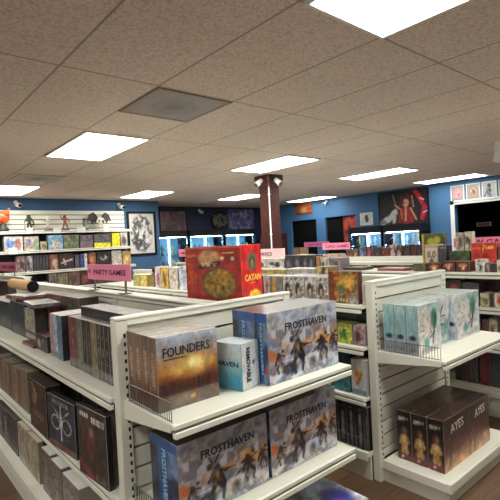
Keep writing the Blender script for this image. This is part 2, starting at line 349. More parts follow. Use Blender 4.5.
def a_havenw(U, V): return over(a_mix([(196, 206, 214), (222, 226, 230), (206, 216, 222)], 4, 3)(U, V), blob(U, V, 0.68, 0.55, 0.09, 0.04), (90, 84, 130))
def a_teal(U, V):                                        # pale wing and dark branch on teal
    c = ramp(0.6*(1-V)+0.5*fbm(U, V, 4, 91), [(140, 182, 182), (176, 204, 202), (206, 220, 220), (222, 220, 222), (214, 220, 220)])
    for k in range(6):
        t = 1.9+k*0.33; c = over(c, seg(U, V, 0.52, 0.5, 0.52+0.5*math.cos(t), 0.5+0.46*math.sin(t), 0.05, 0.9), (224, 220, 216))
        c = over(c, seg(U, V, 0.52, 0.5, 0.52+0.5*math.cos(t), 0.5+0.46*math.sin(t), 0.006, 0.9)*0.8, (150, 96, 84))
    c = over(c, blob(U, V, 0.7, 0.68, 0.13, 0.2, 0.4), (62, 122, 104)); c = over(c, seg(U, V, 0.62, 0.2, 0.78, 0.75, 0.03), (52, 60, 62))
    c = over(c, seg(U, V, 0.72, 0.4, 0.5, 0.3, 0.02), (56, 58, 62)); c = over(c, blob(U, V, 0.36, 0.22, 0.1, 0.1, 0.4), (92, 158, 152)); c = over(c, seg(U, V, 0.62, 0.24, 0.52, 0.5, 0.018), (170, 120, 116))
    return over(c, letters(U, V, 0.12, 0.88, 0.04, 0.12, 9, 5)*0.6, (120, 128, 128))
def a_teal2(U, V):
    c = ramp(0.5*V+0.6*fbm(U, V, 4, 19), [(176, 128, 126), (150, 190, 186), (92, 150, 152), (206, 206, 210), (216, 214, 216), (190, 192, 200)])
    for q in ((0.15, 0.15, 0.32, 0.6, 0.05), (0.3, 0.55, 0.6, 0.82, 0.025), (0.32, 0.6, 0.75, 0.6, 0.02), (0.25, 0.4, 0.6, 0.42, 0.02), (0.3, 0.6, 0.2, 0.86, 0.03)): c = over(c, seg(U, V, *q), (52, 50, 56))
    return over(c, letters(U, V, 0.12, 0.85, 0.05, 0.16, 6, 8)*0.6, (236, 230, 228))
def teal_spine(c, f, V):
    c = over(c, blob(f, V, 0.5, 0.34, 0.28, 0.05, 0.5), (34, 44, 54)); c = over(c, band(V, 0, 0.3)*0.6, (172, 170, 190)); return over(c, letters(f, V, 0.25, 0.8, 0.06, 0.15, 3, 3)*0.6, (70, 74, 84))
def doll(c, f, V):
    for q in ((0.5, 0.46, 0.5, 0.36, 0.085), (0.42, 0.3, 0.38, 0.17, 0.045), (0.58, 0.3, 0.64, 0.17, 0.045), (0.32, 0.47, 0.2, 0.34, 0.03), (0.68, 0.47, 0.8, 0.36, 0.03)): c = over(c, seg(f, V, *q, 0.33), (190, 150, 100))
    c = over(c, blob(f, V, 0.52, 0.61, 0.2, 0.09, 0.3), (116, 84, 70)); c = over(c, blob(f, V, 0.58, 0.6, 0.09, 0.045, 0.4), (160, 122, 96)); c = over(c, blob(f, V, 0.5, 0.44, 0.14, 0.08, 0.5), (222, 190, 138)); c = c
    c = over(c, band(V, 0, 0.12)*0.8, (120, 40, 44)); c = over(c, blob(f, V, 0.35, 0.07, 0.08, 0.03), (230, 216, 206)); return over(c, letters(f, V, 0.15, 0.85, 0.8, 0.87, 4, 2)*0.8, (206, 196, 190))
def a_ember(U, V):
    c = ramp(0.9*V+0.25*fbm(U, V, 4, 33), [(222, 186, 116), (196, 132, 76), (132, 74, 56), (92, 52, 44), (62, 38, 36), (54, 34, 34)])
    return over(c, seg(U, V, 0.2, 0.1, 0.3, 0.6, 0.04)*0.6, (66, 36, 34))
def a_sketch(seed):
    def g(U, V):
        t = np.abs(fbm(U, V, 7, seed)-0.5)*2+0.4*np.abs(vn(U, V, 20, 24, seed+7)-0.5); c = ramp(t*1.5, [(26, 26, 30), (110, 110, 114), (196, 194, 192), (226, 224, 220)])
        return over(c, 1-blob(U, V, 0.48, 0.5, 0.44, 0.46, 0.12), (206, 202, 198))
    return g

def detail(art, seed, amt=0.55):
    def g(U, V):
        c = art(U, V); n, m = fbm(U, V, 9, seed % 900), fbm(U, V, 15, seed % 900+3)
        c = c*(1+amt*1.7*(n-0.5))[:, None]+((m-0.5)*0.22)[:, None]*np.array([1.0, 0.1, -0.9]); return over(c, sm(m, 0.6, 0.72)*amt*0.7, (26, 22, 24))
    return g
# ------------------------------------------------------------------ boxes and books
def game_box(label, loc, w, d, h, rz=0.0, front=(90, 90, 90), side=None, top=None, res=None, cat='board game', name='game_box', group=None, edge=None, m=None, bev=0.0015, cell=0.012, amt=0.45):
    side = side if side is not None else front if not callable(front) else (90, 84, 80); top = top if top is not None else side
    sd = sum(map(ord, label)); front = detail(front, sd, amt) if callable(front) else front; top = detail(top, sd+7, amt*.8) if callable(top) else top; side = detail(side, sd+5, amt*.8) if callable(side) else side
    edge = lin(N(edge or (150, 145, 138)))
    mb = MB(); b = bev; x, y = w/2, d/2
    nu, nv, nd = (res or (max(4, int(w/cell)), max(4, int(h/cell)))) + ((max(2, int(d/cell)),)) if res is None or len(res) == 2 else res
    nu, nv, nd = min(nu, 72), min(nv, 56), min(nd, 40)
    mb.grid((-x+b, -y, b), (w-2*b, 0, 0), (0, 0, h-2*b), nu, nv, front)
    mb.grid((-x, y-b, b), (0, -(d-2*b), 0), (0, 0, h-2*b), nd, nv, side)
    mb.grid((x, -y+b, b), (0, d-2*b, 0), (0, 0, h-2*b), nd, nv, side)
    mb.grid((x-b, y, b), (-(w-2*b), 0, 0), (0, 0, h-2*b), 2, 2, (70, 66, 64) if callable(side) else side)
    mb.grid((-x+b, -y+b, h), (w-2*b, 0, 0), (0, d-2*b, 0), nu if callable(top) else 1, nd if callable(top) else 1, top)
    mb.grid((-x+b, y-b, 0), (w-2*b, 0, 0), (0, -(d-2*b), 0), 1, 1, (90, 86, 82))
    e = tuple(edge)
    for sx, sy in ((-1, -1), (1, -1), (1, 1), (-1, 1)):   # worn chamfers
        P = [(sx*(x-b), sy*y), (sx*x, sy*(y-b))]
        if sx*sy > 0: P = P[::-1]
        mb.quad([(P[0][0], P[0][1], b), (P[1][0], P[1][1], b), (P[1][0], P[1][1], h-b), (P[0][0], P[0][1], h-b)][::1 if True else -1], e)
    for z0, z1 in ((h-b, h), (b, 0)):
        r0 = [(-x+b, -y), (x-b, -y), (x, -y+b), (x, y-b), (x-b, y), (-x+b, y), (-x, y-b), (-x, -y+b)]
        r1 = [(-x+b, -y+b), (x-b, -y+b), (x-b, -y+b), (x-b, y-b), (x-b, y-b), (-x+b, y-b), (-x+b, y-b), (-x+b, -y+b)]
        for i in range(8):
            j = (i+1) % 8; q = [(*r0[i], z0), (*r0[j], z0), (*r1[j], z1), (*r1[i], z1)]
            if i % 2: q = q[:3] if r1[i] == r1[j] else q
            mb.quad(q if z1 > z0 else q[::-1], e)
    o = obj(name, mb, m or CARD, None, loc, rz)
    return tag(o, label, cat, group)
def copy_tree(o, parent=None):
    c = o.copy(); C.objects.link(c)
    if parent: c.parent = parent
    for ch in list(o.children): copy_tree(ch, c)
    return c

FILL = 0.0008
def aisle_row(X, z, items, d=0.22, cell=0.014, group=None):
    """boxes on a shelf whose front looks along -X; (px0, px1, height, label, front, side, top[, kw])"""
    for it in items:
        p0, p1, h, label, front, side, top = it[:7]; kw = dict(it[7]) if len(it) > 7 else {}
        dd = kw.pop('d', d); dx = kw.pop('dx', 0.0); dz = kw.pop('dz', 0.0); tl = kw.pop('tilt', 0.0)
        y1, y0 = Yat(p0, X+dx, z+h/2), Yat(p1, X+dx, z+h/2); kw.setdefault('cell', cell)
        if 2.1 < X < 2.7: y0 = max(y0, 1.657); kw.setdefault('group', group)
        yield game_box(label, (X+dx+dd/2, (y0+y1)/2, z+dz+FILL), max(0.01, y1-y0-0.004), dd, h, -PI/2+tl, front, side, top, **kw)
def wall_row(Y, z, items, d=0.2, cell=0.013, group=None):
    for it in items:
        p0, p1, h, label, front, side, top = it[:7]; kw = dict(it[7]) if len(it) > 7 else {}
        dd = kw.pop('d', d); x0, x1 = Xat(p0, Y, z+h/2), Xat(p1, Y, z+h/2); kw.setdefault('cell', cell); kw.setdefault('group', group)
        game_box(label, ((x0+x1)/2, Y+dd/2, z+FILL), x1-x0-0.006, dd, h, 0, front, side, top, **kw)

# ------------------------------------------------------------------ the room
X0, X1, Y0, Y1, ZC = -2.2, 9.0, -2.2, 9.9, 2.51
mb = MB(); mb.box(X0-.1, 10.9, Y0-.1, Y1+.1, -.1, 0); struct('floor', mb, floor_mat())
mb = MB(); mb.box(X0-.1, 10.9, Y0-.1, Y1+.1, ZC, ZC+.1); struct('ceiling', mb, ceiling_mat())
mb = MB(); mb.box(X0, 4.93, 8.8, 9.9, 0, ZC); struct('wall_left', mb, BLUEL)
mb = MB(); mb.box(4.93, X1, 9.9, 10.0, 0, ZC); struct('wall_back', mb, NAVY)
mb = MB()
for a, b, z in ((8.75, 9.9, 0), (7.53, 7.84, 0), (4.20, 6.58, 0), (Y0, 1.6, 0), (7.84, 8.75, 2.03), (6.58, 7.53, 2.04), (1.6, 4.2, 2.04)):
    mb.box(X1, X1+.12, a, b, z, ZC)
struct('wall_right', mb, BLUE)
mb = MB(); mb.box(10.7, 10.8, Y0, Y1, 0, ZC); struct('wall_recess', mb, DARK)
mb = MB(); mb.box(X0-.1, X0, Y0, 9.9, 0, ZC); struct('wall_side', mb, OFFW)
mb = MB(); mb.box(X0, 10.7, Y0-.1, Y0, 0, ZC); struct('wall_front', mb, OFFW)
for i, (a, b) in enumerate(((7.84, 8.75), (6.58, 7.53))):   # open doorways, unlit inside: near-black leaves set back carry that darkness
    mb = MB(); mb.box(9.06, 9.10, a, b, 0.0, 2.03, bev=.004)
    for z0, z1 in ((.15, .95), (1.05, 1.9)): mb.box(9.05, 9.06, a+.12, b-.12, z0, z1, bev=.003)
    struct('door_%d' % (i+1), mb, DARK)
mb = MB()
mb.box(8.975, 9.0, 4.2, 4.28, 0, 2.12, bev=.004); mb.box(8.975, 9.0, 1.52, 4.28, 2.04, 2.12, bev=.004); mb.box(8.975, 9.0, 1.52, 1.6, 0, 2.04, bev=.004)
struct('trim_1', mb, TRIMW)
mb = MB(); mb.box(10.66, 10.7, 1.6, 4.4, 0, 2.04); struct('door_3', mb, DARK)  # near-black panel for the unlit depth behind the white trim
# pillar of dark red brick with a stepped capital
mb = MB(); mb.box(4.70, 4.92, 5.0, 5.22, 0, 2.33, bev=.006); mb.box(4.675, 4.945, 4.975, 5.245, 2.33, 2.40, bev=.008); mb.box(4.65, 4.97, 4.95, 5.27, 2.40, 2.509, bev=.008)
struct('pillar', mb, PILLAR, 'square dark red brick pillar with a stepped top at the ceiling')
mb = MB(); mb.tube((4.686, 4.986, .02), (4.686, 4.986, 2.33), .011, n=12)
for z in (.4, 1.0, 1.6, 2.2): mb.box(4.67, 4.70, 4.97, 5.0, z, z+.02)
tag(obj('conduit_pipe', mb, TRIMW), 'thin white conduit pipe running up the corner of the brick pillar', 'pipe')

# ceiling lights
LAMP2 = mat('lamp_diffuser_dim', (252, 250, 240), 0.5, emit=5.0, var=0.02)
def light(x0, x1, y0, y1, label):
    t = empty('ceiling_light', ((x0+x1)/2, (y0+y1)/2, ZC)); a, b = (x1-x0)/2, (y1-y0)/2
    m = MB()
    for q in ((-a-.02, a+.02, -b-.02, -b), (-a-.02, a+.02, b, b+.02), (-a-.02, -a, -b, b), (a, a+.02, -b, b)): m.box(*q, -.014, -.001)
    obj('frame', m, TRIMW, t)
    m = MB(); m.box(-a, a, -b, b, -.009, -.002); obj('diffuser', m, LAMP2 if x1 > 8.7 and y0 > 2 else LAMP, t)
    tag(t, label, 'ceiling light')
for q in ((1.502, 2.053, .12, 1.283, 'large ceiling light cut by the top edge of the photo, nearest of all'),
          (1.49, 2.06, 3.79, 4.91, 'ceiling light panel just beyond the grey vent, over the left aisle'),
          (3.88, 4.43, 3.76, 4.86, 'ceiling light panel right in front of the brick pillar top'),
          (6.155, 6.70, 3.68, 4.80, 'ceiling light panel right of the pillar, before the red poster'),
          (8.20, 8.74, 3.44, 4.62, 'ceiling light panel close to the right wall above the white framed posters'),
          (1.50, 2.06, 7.20, 8.33, 'ceiling light panel at the left edge above the slatted display wall'),
          (3.81, 4.38, 7.20, 8.26, 'ceiling light panel above the large black and white framed poster'),
          (6.08, 6.62, 7.10, 8.17, 'ceiling light panel behind and left of the brick pillar'),
          (8.28, 8.80, 6.95, 8.2, 'ceiling light panel against the right wall above the orange picture'),
          (3.88, 4.43, .10, 1.25, 'ceiling light outside the right edge of the photo, over the near aisle'),
          (6.18, 6.73, .10, 1.25, 'ceiling light outside the photo to the right, second aisle'),
          (8.30, 8.85, .10, 1.25, 'ceiling light outside the photo at the far right wall'),
          (-.95, -.38, .10, 1.25, 'ceiling light outside the photo beside the camera'),
          (-.95, -.38, 3.75, 4.90, 'ceiling light outside the left edge of the photo')):
    light(*q)
def vent(x, y, s, label, col=(150, 134, 119), fm=None):
    t = empty('ceiling_vent', (x, y, ZC)); m = MB()
    for q in ((-s, s, -s, -s+.025), (-s, s, s-.025, s), (-s, -s+.025, -s+.025, s-.025), (s-.025, s, -s+.025, s-.025)): m.box(*q, -.008, -.001)
    obj('frame', m, fm or VENTG, t)
    def dusty(U, V): return over(over(a_flat(col, 5, .06)(U, V), blob(U, V, .5, .5, .26, .26, .6)*.35, (96, 90, 80)), np.maximum(blob(U, V, .5, .5, .12, .12, .6)*.5, (np.abs(np.hypot(U-.5, V-.5)-.28) < .02)*.25), (80, 74, 66))
    m = MB(); m.grid((-s+.025, s-.025, -.006), (2*s-.05, 0, 0), (0, -2*s+.05, 0), 28, 28, dusty); obj('perforated_panel', m, PAPER, t)
    tag(t, label, 'vent')
vent(1.767, 2.83, .297, 'square grey ceiling vent nearest the camera, with a round smudge in the middle')
vent(1.82, 6.45, .29, 'grey ceiling vent far off, seen nearly edge on over the left aisle', (176, 164, 150), mat('vent_pale', (190, 176, 162), .7))

def wall_camera(x, y, z, rz, label):
    t = empty('security_camera', (x, y, z), rz); m = MB(); m.tube((0, 0, 0), (0, -.03, 0), .035, n=14); m.tube((0, -.03, 0), (0, -.07, -.03), .012); obj('bracket', m, TRIMW, t)
    m = MB(); m.tube((0, -.05, -.045), (.03, -.17, -.07), .034, .038, 14); obj('housing', m, TRIMW, t)
    m = MB(); m.tube((.03, -.171, -.07), (.032, -.18, -.072), .03, n=14); obj('lens', m, BLACK, t); tag(t, label, 'camera')
wall_camera(2.09, 8.8, 2.43, 0, 'white security camera on the blue wall above the dark hooded figurine')
wall_camera(4.02, 8.8, 2.42, 0, 'white security camera on the blue wall left of the large framed poster')
wall_camera(6.75, 9.902, 2.42, 0, 'small security camera on the dark navy back wall')
wall_camera(9.0, 7.45, 2.44, -PI/2, 'white security camera on the blue wall right of the orange picture')
def spot(x, y, rz, label):
    t = empty('spot_speaker', (x, y, 2.40), rz); m = MB(); m.tube((0, 0, .02), (0, -.05, .02), .012); obj('bracket', m, TRIMW, t)
    m = MB(); m.tube((0, -.03, .03), (0, -.14, -.05), .035, .045, 14); obj('housing', m, TRIMW, t)
    m = MB(); m.tube((0, -.141, -.0507), (0, -.146, -.0544), .038, n=14); obj('grille', m, VENTD, t); tag(t, label, 'speaker')
spot(4.65, 5.07, -PI/2, 'white speaker fixed to the left side of the pillar top')
spot(4.77, 4.95, 0, 'white speaker fixed to the right side of the pillar top')
t = empty('ceiling_fixture', (5.62, 2.06, ZC)); m = MB(); m.box(-.06, .4, -.04, .04, -.03, -.001, bev=.004); obj('mount', m, TRIMW, t)
m = MB()
P = [(-.05, -.03), (-.05, -.13), (-.12, -.235), (-.10, -.245), (-.02, -.15), (-.02, -.03)]
for a, b in zip(P, P[1:]+P[:1]): m.quad([(a[0], -.05, a[1]), (b[0], -.05, b[1]), (b[0], .05, b[1]), (a[0], .05, a[1])])
m.quad([(p[0], -.05, p[1]) for p in P]); m.quad([(p[0], .05, p[1]) for p in P][::-1]); m.box(-.03, .4, -.05, .05, -.24, -.205); obj('flared_arm', m, TRIMW, t)
tag(t, 'white flared fixture fixed to the ceiling at the right edge of the photo', 'ceiling fixture')

# ------------------------------------------------------------------ pictures on the walls
def picture(x, y, z, w, h, rz, art, frame, label, cat='poster', fr=.03, cells=(24, 24), name='framed_poster'):
    t = empty(name, (x, y, z), rz); m = MB(); a, b = w/2, h/2
    if frame:
        for q in ((-a, a, b-fr, b), (-a, a, -b, -b+fr), (-a, -a+fr, -b+fr, b-fr), (a-fr, a, -b+fr, b-fr)): m.box(q[0], q[1], -.025, -.002, q[2], q[3])
        obj('frame', m, frame, t)
    else: fr = 0
    m = MB(); m.box(-a+fr, a-fr, -.012, -.002, -b+fr, b-fr, col=tuple(lin(N((60, 60, 60))))); m.grid((-a+fr, -.013, -b+fr), (w-2*fr, 0, 0), (0, 0, h-2*fr), *cells, art)
    obj('print', m, PAPER, t); return tag(t, label, cat)
picture(4.51, 8.8, 1.815, .66, .93, 0, a_sketch(40), BLACK, 'large black framed poster of black and white ink drawing on blue wall', fr=.045, cells=(44, 60))
def dim_red(U, V): return over(a_mix([(50, 42, 48), (110, 64, 60), (80, 74, 90), (150, 100, 86), (60, 52, 62)], 51, 5, 1.4)(U, V), letters(U, V, .2, .75, .45, .75, 4, 9)*.35, (150, 70, 60))
picture(5.95, 9.9, 2.135, .80, .58, 0, dim_red, BLACK, 'dark red landscape poster on navy wall, next to the blue corner', cells=(36, 26))
def purple(U, V): return over(a_mix([(50, 48, 84), (104, 96, 146), (70, 66, 112), (190, 180, 206), (60, 58, 92)], 57, 8, 1.3)(U, V), (vn(U, V, 9, 7, 3) > .66)*.5, (150, 130, 160))
picture(8.17, 9.9, 2.15, .94, .62, 0, purple, None, 'purple grey poster of many small figures left of the brick pillar', cells=(36, 26), name='poster')
t = empty('wall_emblem', (7.38, 9.88, 2.14)); m = MB(); m.tube((0, 0, 0), (0, -.05, 0), .29, .27, 30); obj('disc', m, BLACK, t)
m = MB(); r = random.Random(3)
for k in range(26):
    a = r.random()*2*PI; q = .2*math.sqrt(r.random()); m.ball((q*math.cos(a)*1.1, -.05, q*math.sin(a)*.8), .025+.03*r.random(), 0, 1, .5, 1, 8)
for s in (-1, 1):
    for k in range(3): m.tube((s*.1, -.05, .05*k-.02), (s*(.26+.03*k), -.05, .1*k), .03, .006, 8)
obj('relief', m, mat('emblem_bronze', (104, 98, 84), .6, var=.3), t); tag(t, 'round dark wall emblem with a bronze relief, between two posters', 'wall emblem')
def orange(U, V): return over(over(a_mix([(120, 54, 28), (170, 92, 48), (150, 66, 32), (96, 44, 32)], 61, 4)(U, V), blob(U, V, .5, .4, .18, .24, .6)*.8, (190, 164, 130)), band(V, 0, .12), (90, 40, 40))
picture(9.0, 8.25, 2.33, .60, .30, -PI/2, orange, None, 'small orange landscape picture above the far doorway', 'picture', cells=(22, 12), name='picture')
def crow(U, V): return over(a_flat((206, 206, 202), 3)(U, V), np.maximum(seg(U, V, .5, .75, .52, .3, .12), seg(U, V, .4, .6, .62, .45, .09)), (44, 50, 48))
picture(9.0, 6.275, 1.915, .35, .29, -PI/2, crow, TRIMW, 'small white picture with dark smudge left of the large red poster', 'picture', fr=.02, cells=(22, 18), name='framed_picture')
def red_hero(U, V):
    c = over(a_flat((24, 20, 24), 4, .3)(U, V), sm(fbm(U, V, 5, 88, 1.5), .5, .8)*.5, (60, 40, 44)); fold = .55+.45*sm(fbm(U, V, 10, 89, 1.5), .3, .55); A = 1.6
    for q in ((.05, .08, .2, .2, .1), (.18, .15, .33, .38, .09), (.3, .1, .34, .4, .07)): c = over(c, seg(U, V, *q, A)*fold, (206, 204, 204))
    for q in ((.42, .1, .5, .42, .07), (.55, .08, .56, .45, .11), (.66, .1, .62, .42, .08)): c = over(c, seg(U, V, *q, A)*fold, (170, 26, 46))
    c = over(c, seg(U, V, .55, .12, .56, .5, .035, A), (214, 150, 110)); c = over(c, blob(U, V, .56, .64, .07, .12, .2), (222, 172, 132))
    for q in ((.48, .62, .5, .82, .06), (.5, .8, .6, .86, .07), (.6, .86, .66, .7, .05), (.47, .66, .42, .5, .03), (.66, .74, .7, .52, .03)): c = over(c, seg(U, V, *q, A)*fold, (104, 20, 36))
    c = over(c, seg(U, V, .53, .63, .55, .63, .012, A), (50, 30, 30)); c = over(c, seg(U, V, .58, .64, .6, .64, .012, A), (50, 30, 30))
    c = over(c, seg(U, V, .3, .92, .4, .3, .012, A), (190, 150, 130)); c = over(c, seg(U, V, .34, .6, .46, .44, .022, A), (206, 160, 110)); c = over(c, seg(U, V, .46, .44, .48, .16, .016, A), (206, 150, 80)); c = over(c, seg(U, V, .66, .46, .76, .12, .03, A), (206, 156, 116)); c = over(c, seg(U, V, .69, .84, .72, .5, .014, A), (206, 180, 140))
    for q in ((.76, .95, .82, .8), (.82, .8, .88, .66), (.88, .66, .93, .45), (.93, .45, .88, .15)): c = over(c, seg(U, V, *q, .07, A)*fold, (200, 30, 56))
    return over(over(c, seg(U, V, .84, .74, .92, .68, .018, A), (236, 200, 200)), seg(U, V, .9, .3, .97, .34, .014, A), (236, 200, 200))
picture(9.0, 5.33, 2.09, 1.21, .755, -PI/2, red_hero, BLACK, 'large dark poster of a red clad figure with a red ribbon on blue wall', fr=.02, cells=(80, 50))
def emb(col, seed, ring):
    def g(U, V):
        c = a_flat((150, 150, 150), seed, .04)(U, V); m = blob(U, V, .5, .55, .36, .33, .1); c = over(c, m*.9, ring); c = over(c, blob(U, V, .5, .55, .27, .25, .12), (186, 178, 170))
        c = over(c, blob(U, V, .5, .55, .22, .2, .25)*sm(fbm(U, V, 7, seed), .35, .55), col); return over(c, band(V, .06, .16)*letters(U, V, .1, .9, .06, .16, 9, seed), (120, 100, 110))
    return g
def statue(U, V):
    c = a_flat((164, 168, 172), 8, .08)(U, V); c = over(c, seg(U, V, .5, .5, .52, .12, .2), (92, 96, 102)); c = over(c, seg(U, V, .48, .75, .5, .5, .13), (60, 64, 72)); c = over(c, blob(U, V, .5, .82, .13, .09), (44, 46, 54))
    c = over(c, seg(U, V, .3, .45, .12, .2, .06), (96, 98, 104)); return over(c, (fbm(U, V, 9, 3) > .55)*blob(U, V, .5, .4, .28, .38)*.7, (190, 186, 180))
for y, art, lb in ((4.125, emb((196, 70, 96), 71, (206, 120, 150)), 'white framed poster with a pink round emblem, leftmost above the white door trim'),
                   (3.82, emb((150, 84, 56), 72, (150, 120, 90)), 'white framed poster with a brown round emblem, second above the door trim'),
                   (3.525, statue, 'white framed poster with a grey hooded shape, third above the door trim'),
                   (3.225, emb((80, 80, 90), 74, (150, 150, 156)), 'white framed poster cut off by the right edge of the photo')):
    picture(9.0, y, 2.245, .265, .345, -PI/2, art, TRIMW, lb, fr=.014, cells=(26, 32))
def fire(U, V): return over(a_mix([(30, 16, 16), (150, 40, 26), (206, 78, 46), (90, 26, 22), (220, 120, 70)], 81, 4, .7)(U, V), blob(U, V, .45, .4, .16, .35, .4)*.8, (44, 22, 22))
picture(9.05, 6.80, 1.66, .42, .74, -PI/2, fire, BLACK, 'tall red and black poster hanging on the dark second doorway', fr=.012, cells=(22, 36))
t = empty('door_sign', (10.64, 4.32, 1.64), -PI/2); m = MB(); m.box(-.16, .16, -.02, -.002, -.045, .045, bev=.003); obj('panel', m, TRIMW, t); m = MB(); m.box(-.13, .13, -.024, -.02, -.03, .03); obj('face', m, mat('sign_red', (190, 90, 96), .6), t)
tag(t, 'small pale red sign in the dark opening with white trim', 'sign')

# ------------------------------------------------------------------ shelving
def slat_boards(m, x0, x1, y0, y1, z0, z1, pitch=.086, gap=.006):
    z = z1
    while z-.01 > z0:
        a = max(z0, z-pitch+gap); m.box(x0, x1, y0, y1, a, z); z -= pitch
def slots(m, x0, x1, y0, y1, z0, z1, pitch=.0265):
    z = z0
    while z < z1: m.box(x0, x1, y0, y1, z, z+.016); z += pitch
def rail(parent, axis, a0, a1, f, z, sgn):
    """front lip of a shelf: two white ridges with a grey label slot between; axis 'x' or 'y' is its length"""
    m = MB()
    for (p, q, z0, z1, mi) in ((0, .016, -.016, 0.0, 0), (.004, .012, -.026, -.016, 1), (0, .020, -.046, -.026, 0)):
        u, v = sorted((f+sgn*p, f+sgn*q))
        if axis == 'x': m.box(a0, a1, u, v, z+z0, z+z1, mi, bev=.0015 if mi == 0 else 0)
        else: m.box(u, v, a0, a1, z+z0, z+z1, mi, bev=.0015 if mi == 0 else 0)
    return obj('price_rail', m, [WHITE2, GREYLINE], parent)
def fence(parent, p0, p1, z, h, n, fall=0.0):
    m = MB(); p0, p1 = Vector(p0), Vector(p1)
    for i in range(n+1):
        p = p0.lerp(p1, i/n); hh = h*(1-fall*i/n); m.tube((p.x, p.y, z), (p.x, p.y, z+hh), .0016, n=6)
    m.tube((p0.x, p0.y, z+h), (p1.x, p1.y, z+h*(1-fall)), .002, n=6); m.tube((p0.x, p0.y, z+.006), (p1.x, p1.y, z+.006), .002, n=6)
    return obj('wire_fence', m, CHROME, parent)
def gondola(label, xl, xr, edges, ztop, zl, zr, deckl, deckr, zdeck, spine=.05, back=WHITE, right=True):
    """double sided run of shelving along Y: spine panels, uprights, shelves facing -X (zl) and +X (zr)"""
    xc = (xl+xr)/2; t = empty('gondola_shelving', (xc, edges[0], 0)); tag(t, label, 'shelving', None); ox, oy = xc, edges[0]
    L = lambda m: [m.v.__setitem__(i, (p[0]-ox, p[1]-oy, p[2])) for i, p in enumerate(m.v)] and m
    for a, b in zip(edges, edges[1:]):
        m = MB(); slat_boards(m, xc-.02, xc+.02, a+.02, b-.02, zdeck, ztop-.03); obj('back_panel', L(m), back, t)
        for z in zl:
            m = MB(); m.box(xl, xc-.02, a+.003, b-.003, z-.022, z, bev=.002); s = obj('shelf', L(m), WHITE, t)
            r = rail(s, 'y', a+.003, b-.003, xl, z, -1); L2 = r.data
            for v in L2.vertices: v.co.x -= ox; v.co.y -= oy
        for z in zr if right else ():
            m = MB(); m.box(xc+.02, xr, a+.003, b-.003, z-.022, z, bev=.002); s = obj('shelf', L(m), WHITE, t)
            r = rail(s, 'y', a+.003, b-.003, xr, z, 1)
            for v in r.data.vertices: v.co.x -= ox; v.co.y -= oy
        m = MB(); m.box(deckl, xc, a+.002, b-.002, zdeck-.03, zdeck, bev=.004); m.box(deckl-.012, deckl, a+.002, b-.002, zdeck-.05, zdeck+.004, bev=.003); obj('base_deck', L(m), WHITE2, t)
        m = MB(); m.box(deckl+.02, deckl+.035, a+.002, b-.002, 0, zdeck-.03); obj('kick_plate', L(m), WHITE, t)
        if right:
            m = MB(); m.box(xc, deckr, a+.002, b-.002, zdeck-.03, zdeck, bev=.004); obj('base_deck', L(m), WHITE2, t)
            m = MB(); m.box(deckr-.035, deckr-.02, a+.002, b-.002, 0, zdeck-.03); obj('kick_plate', L(m), WHITE, t)
    for y in edges:
        y = min(max(y, edges[0]+.016), edges[-1]-.016)
        m = MB(); m.box(xc-.03, xc+.03, y-.015, y+.015, 0, ztop, bev=.002); slots(m, xc-.0315, xc-.03, y-.003, y+.003, zdeck+.05, ztop-.04, .04); obj('upright', L(m), WHITE, t)
    m = MB(); m.box(xc-spine, xc+spine, edges[0], edges[-1], ztop-.012, ztop, bev=.003); m.box(xc-.035, xc+.035, edges[0], edges[-1], ztop-.035, ztop-.012); obj('top_rail', L(m), WHITE2, t)
    return t
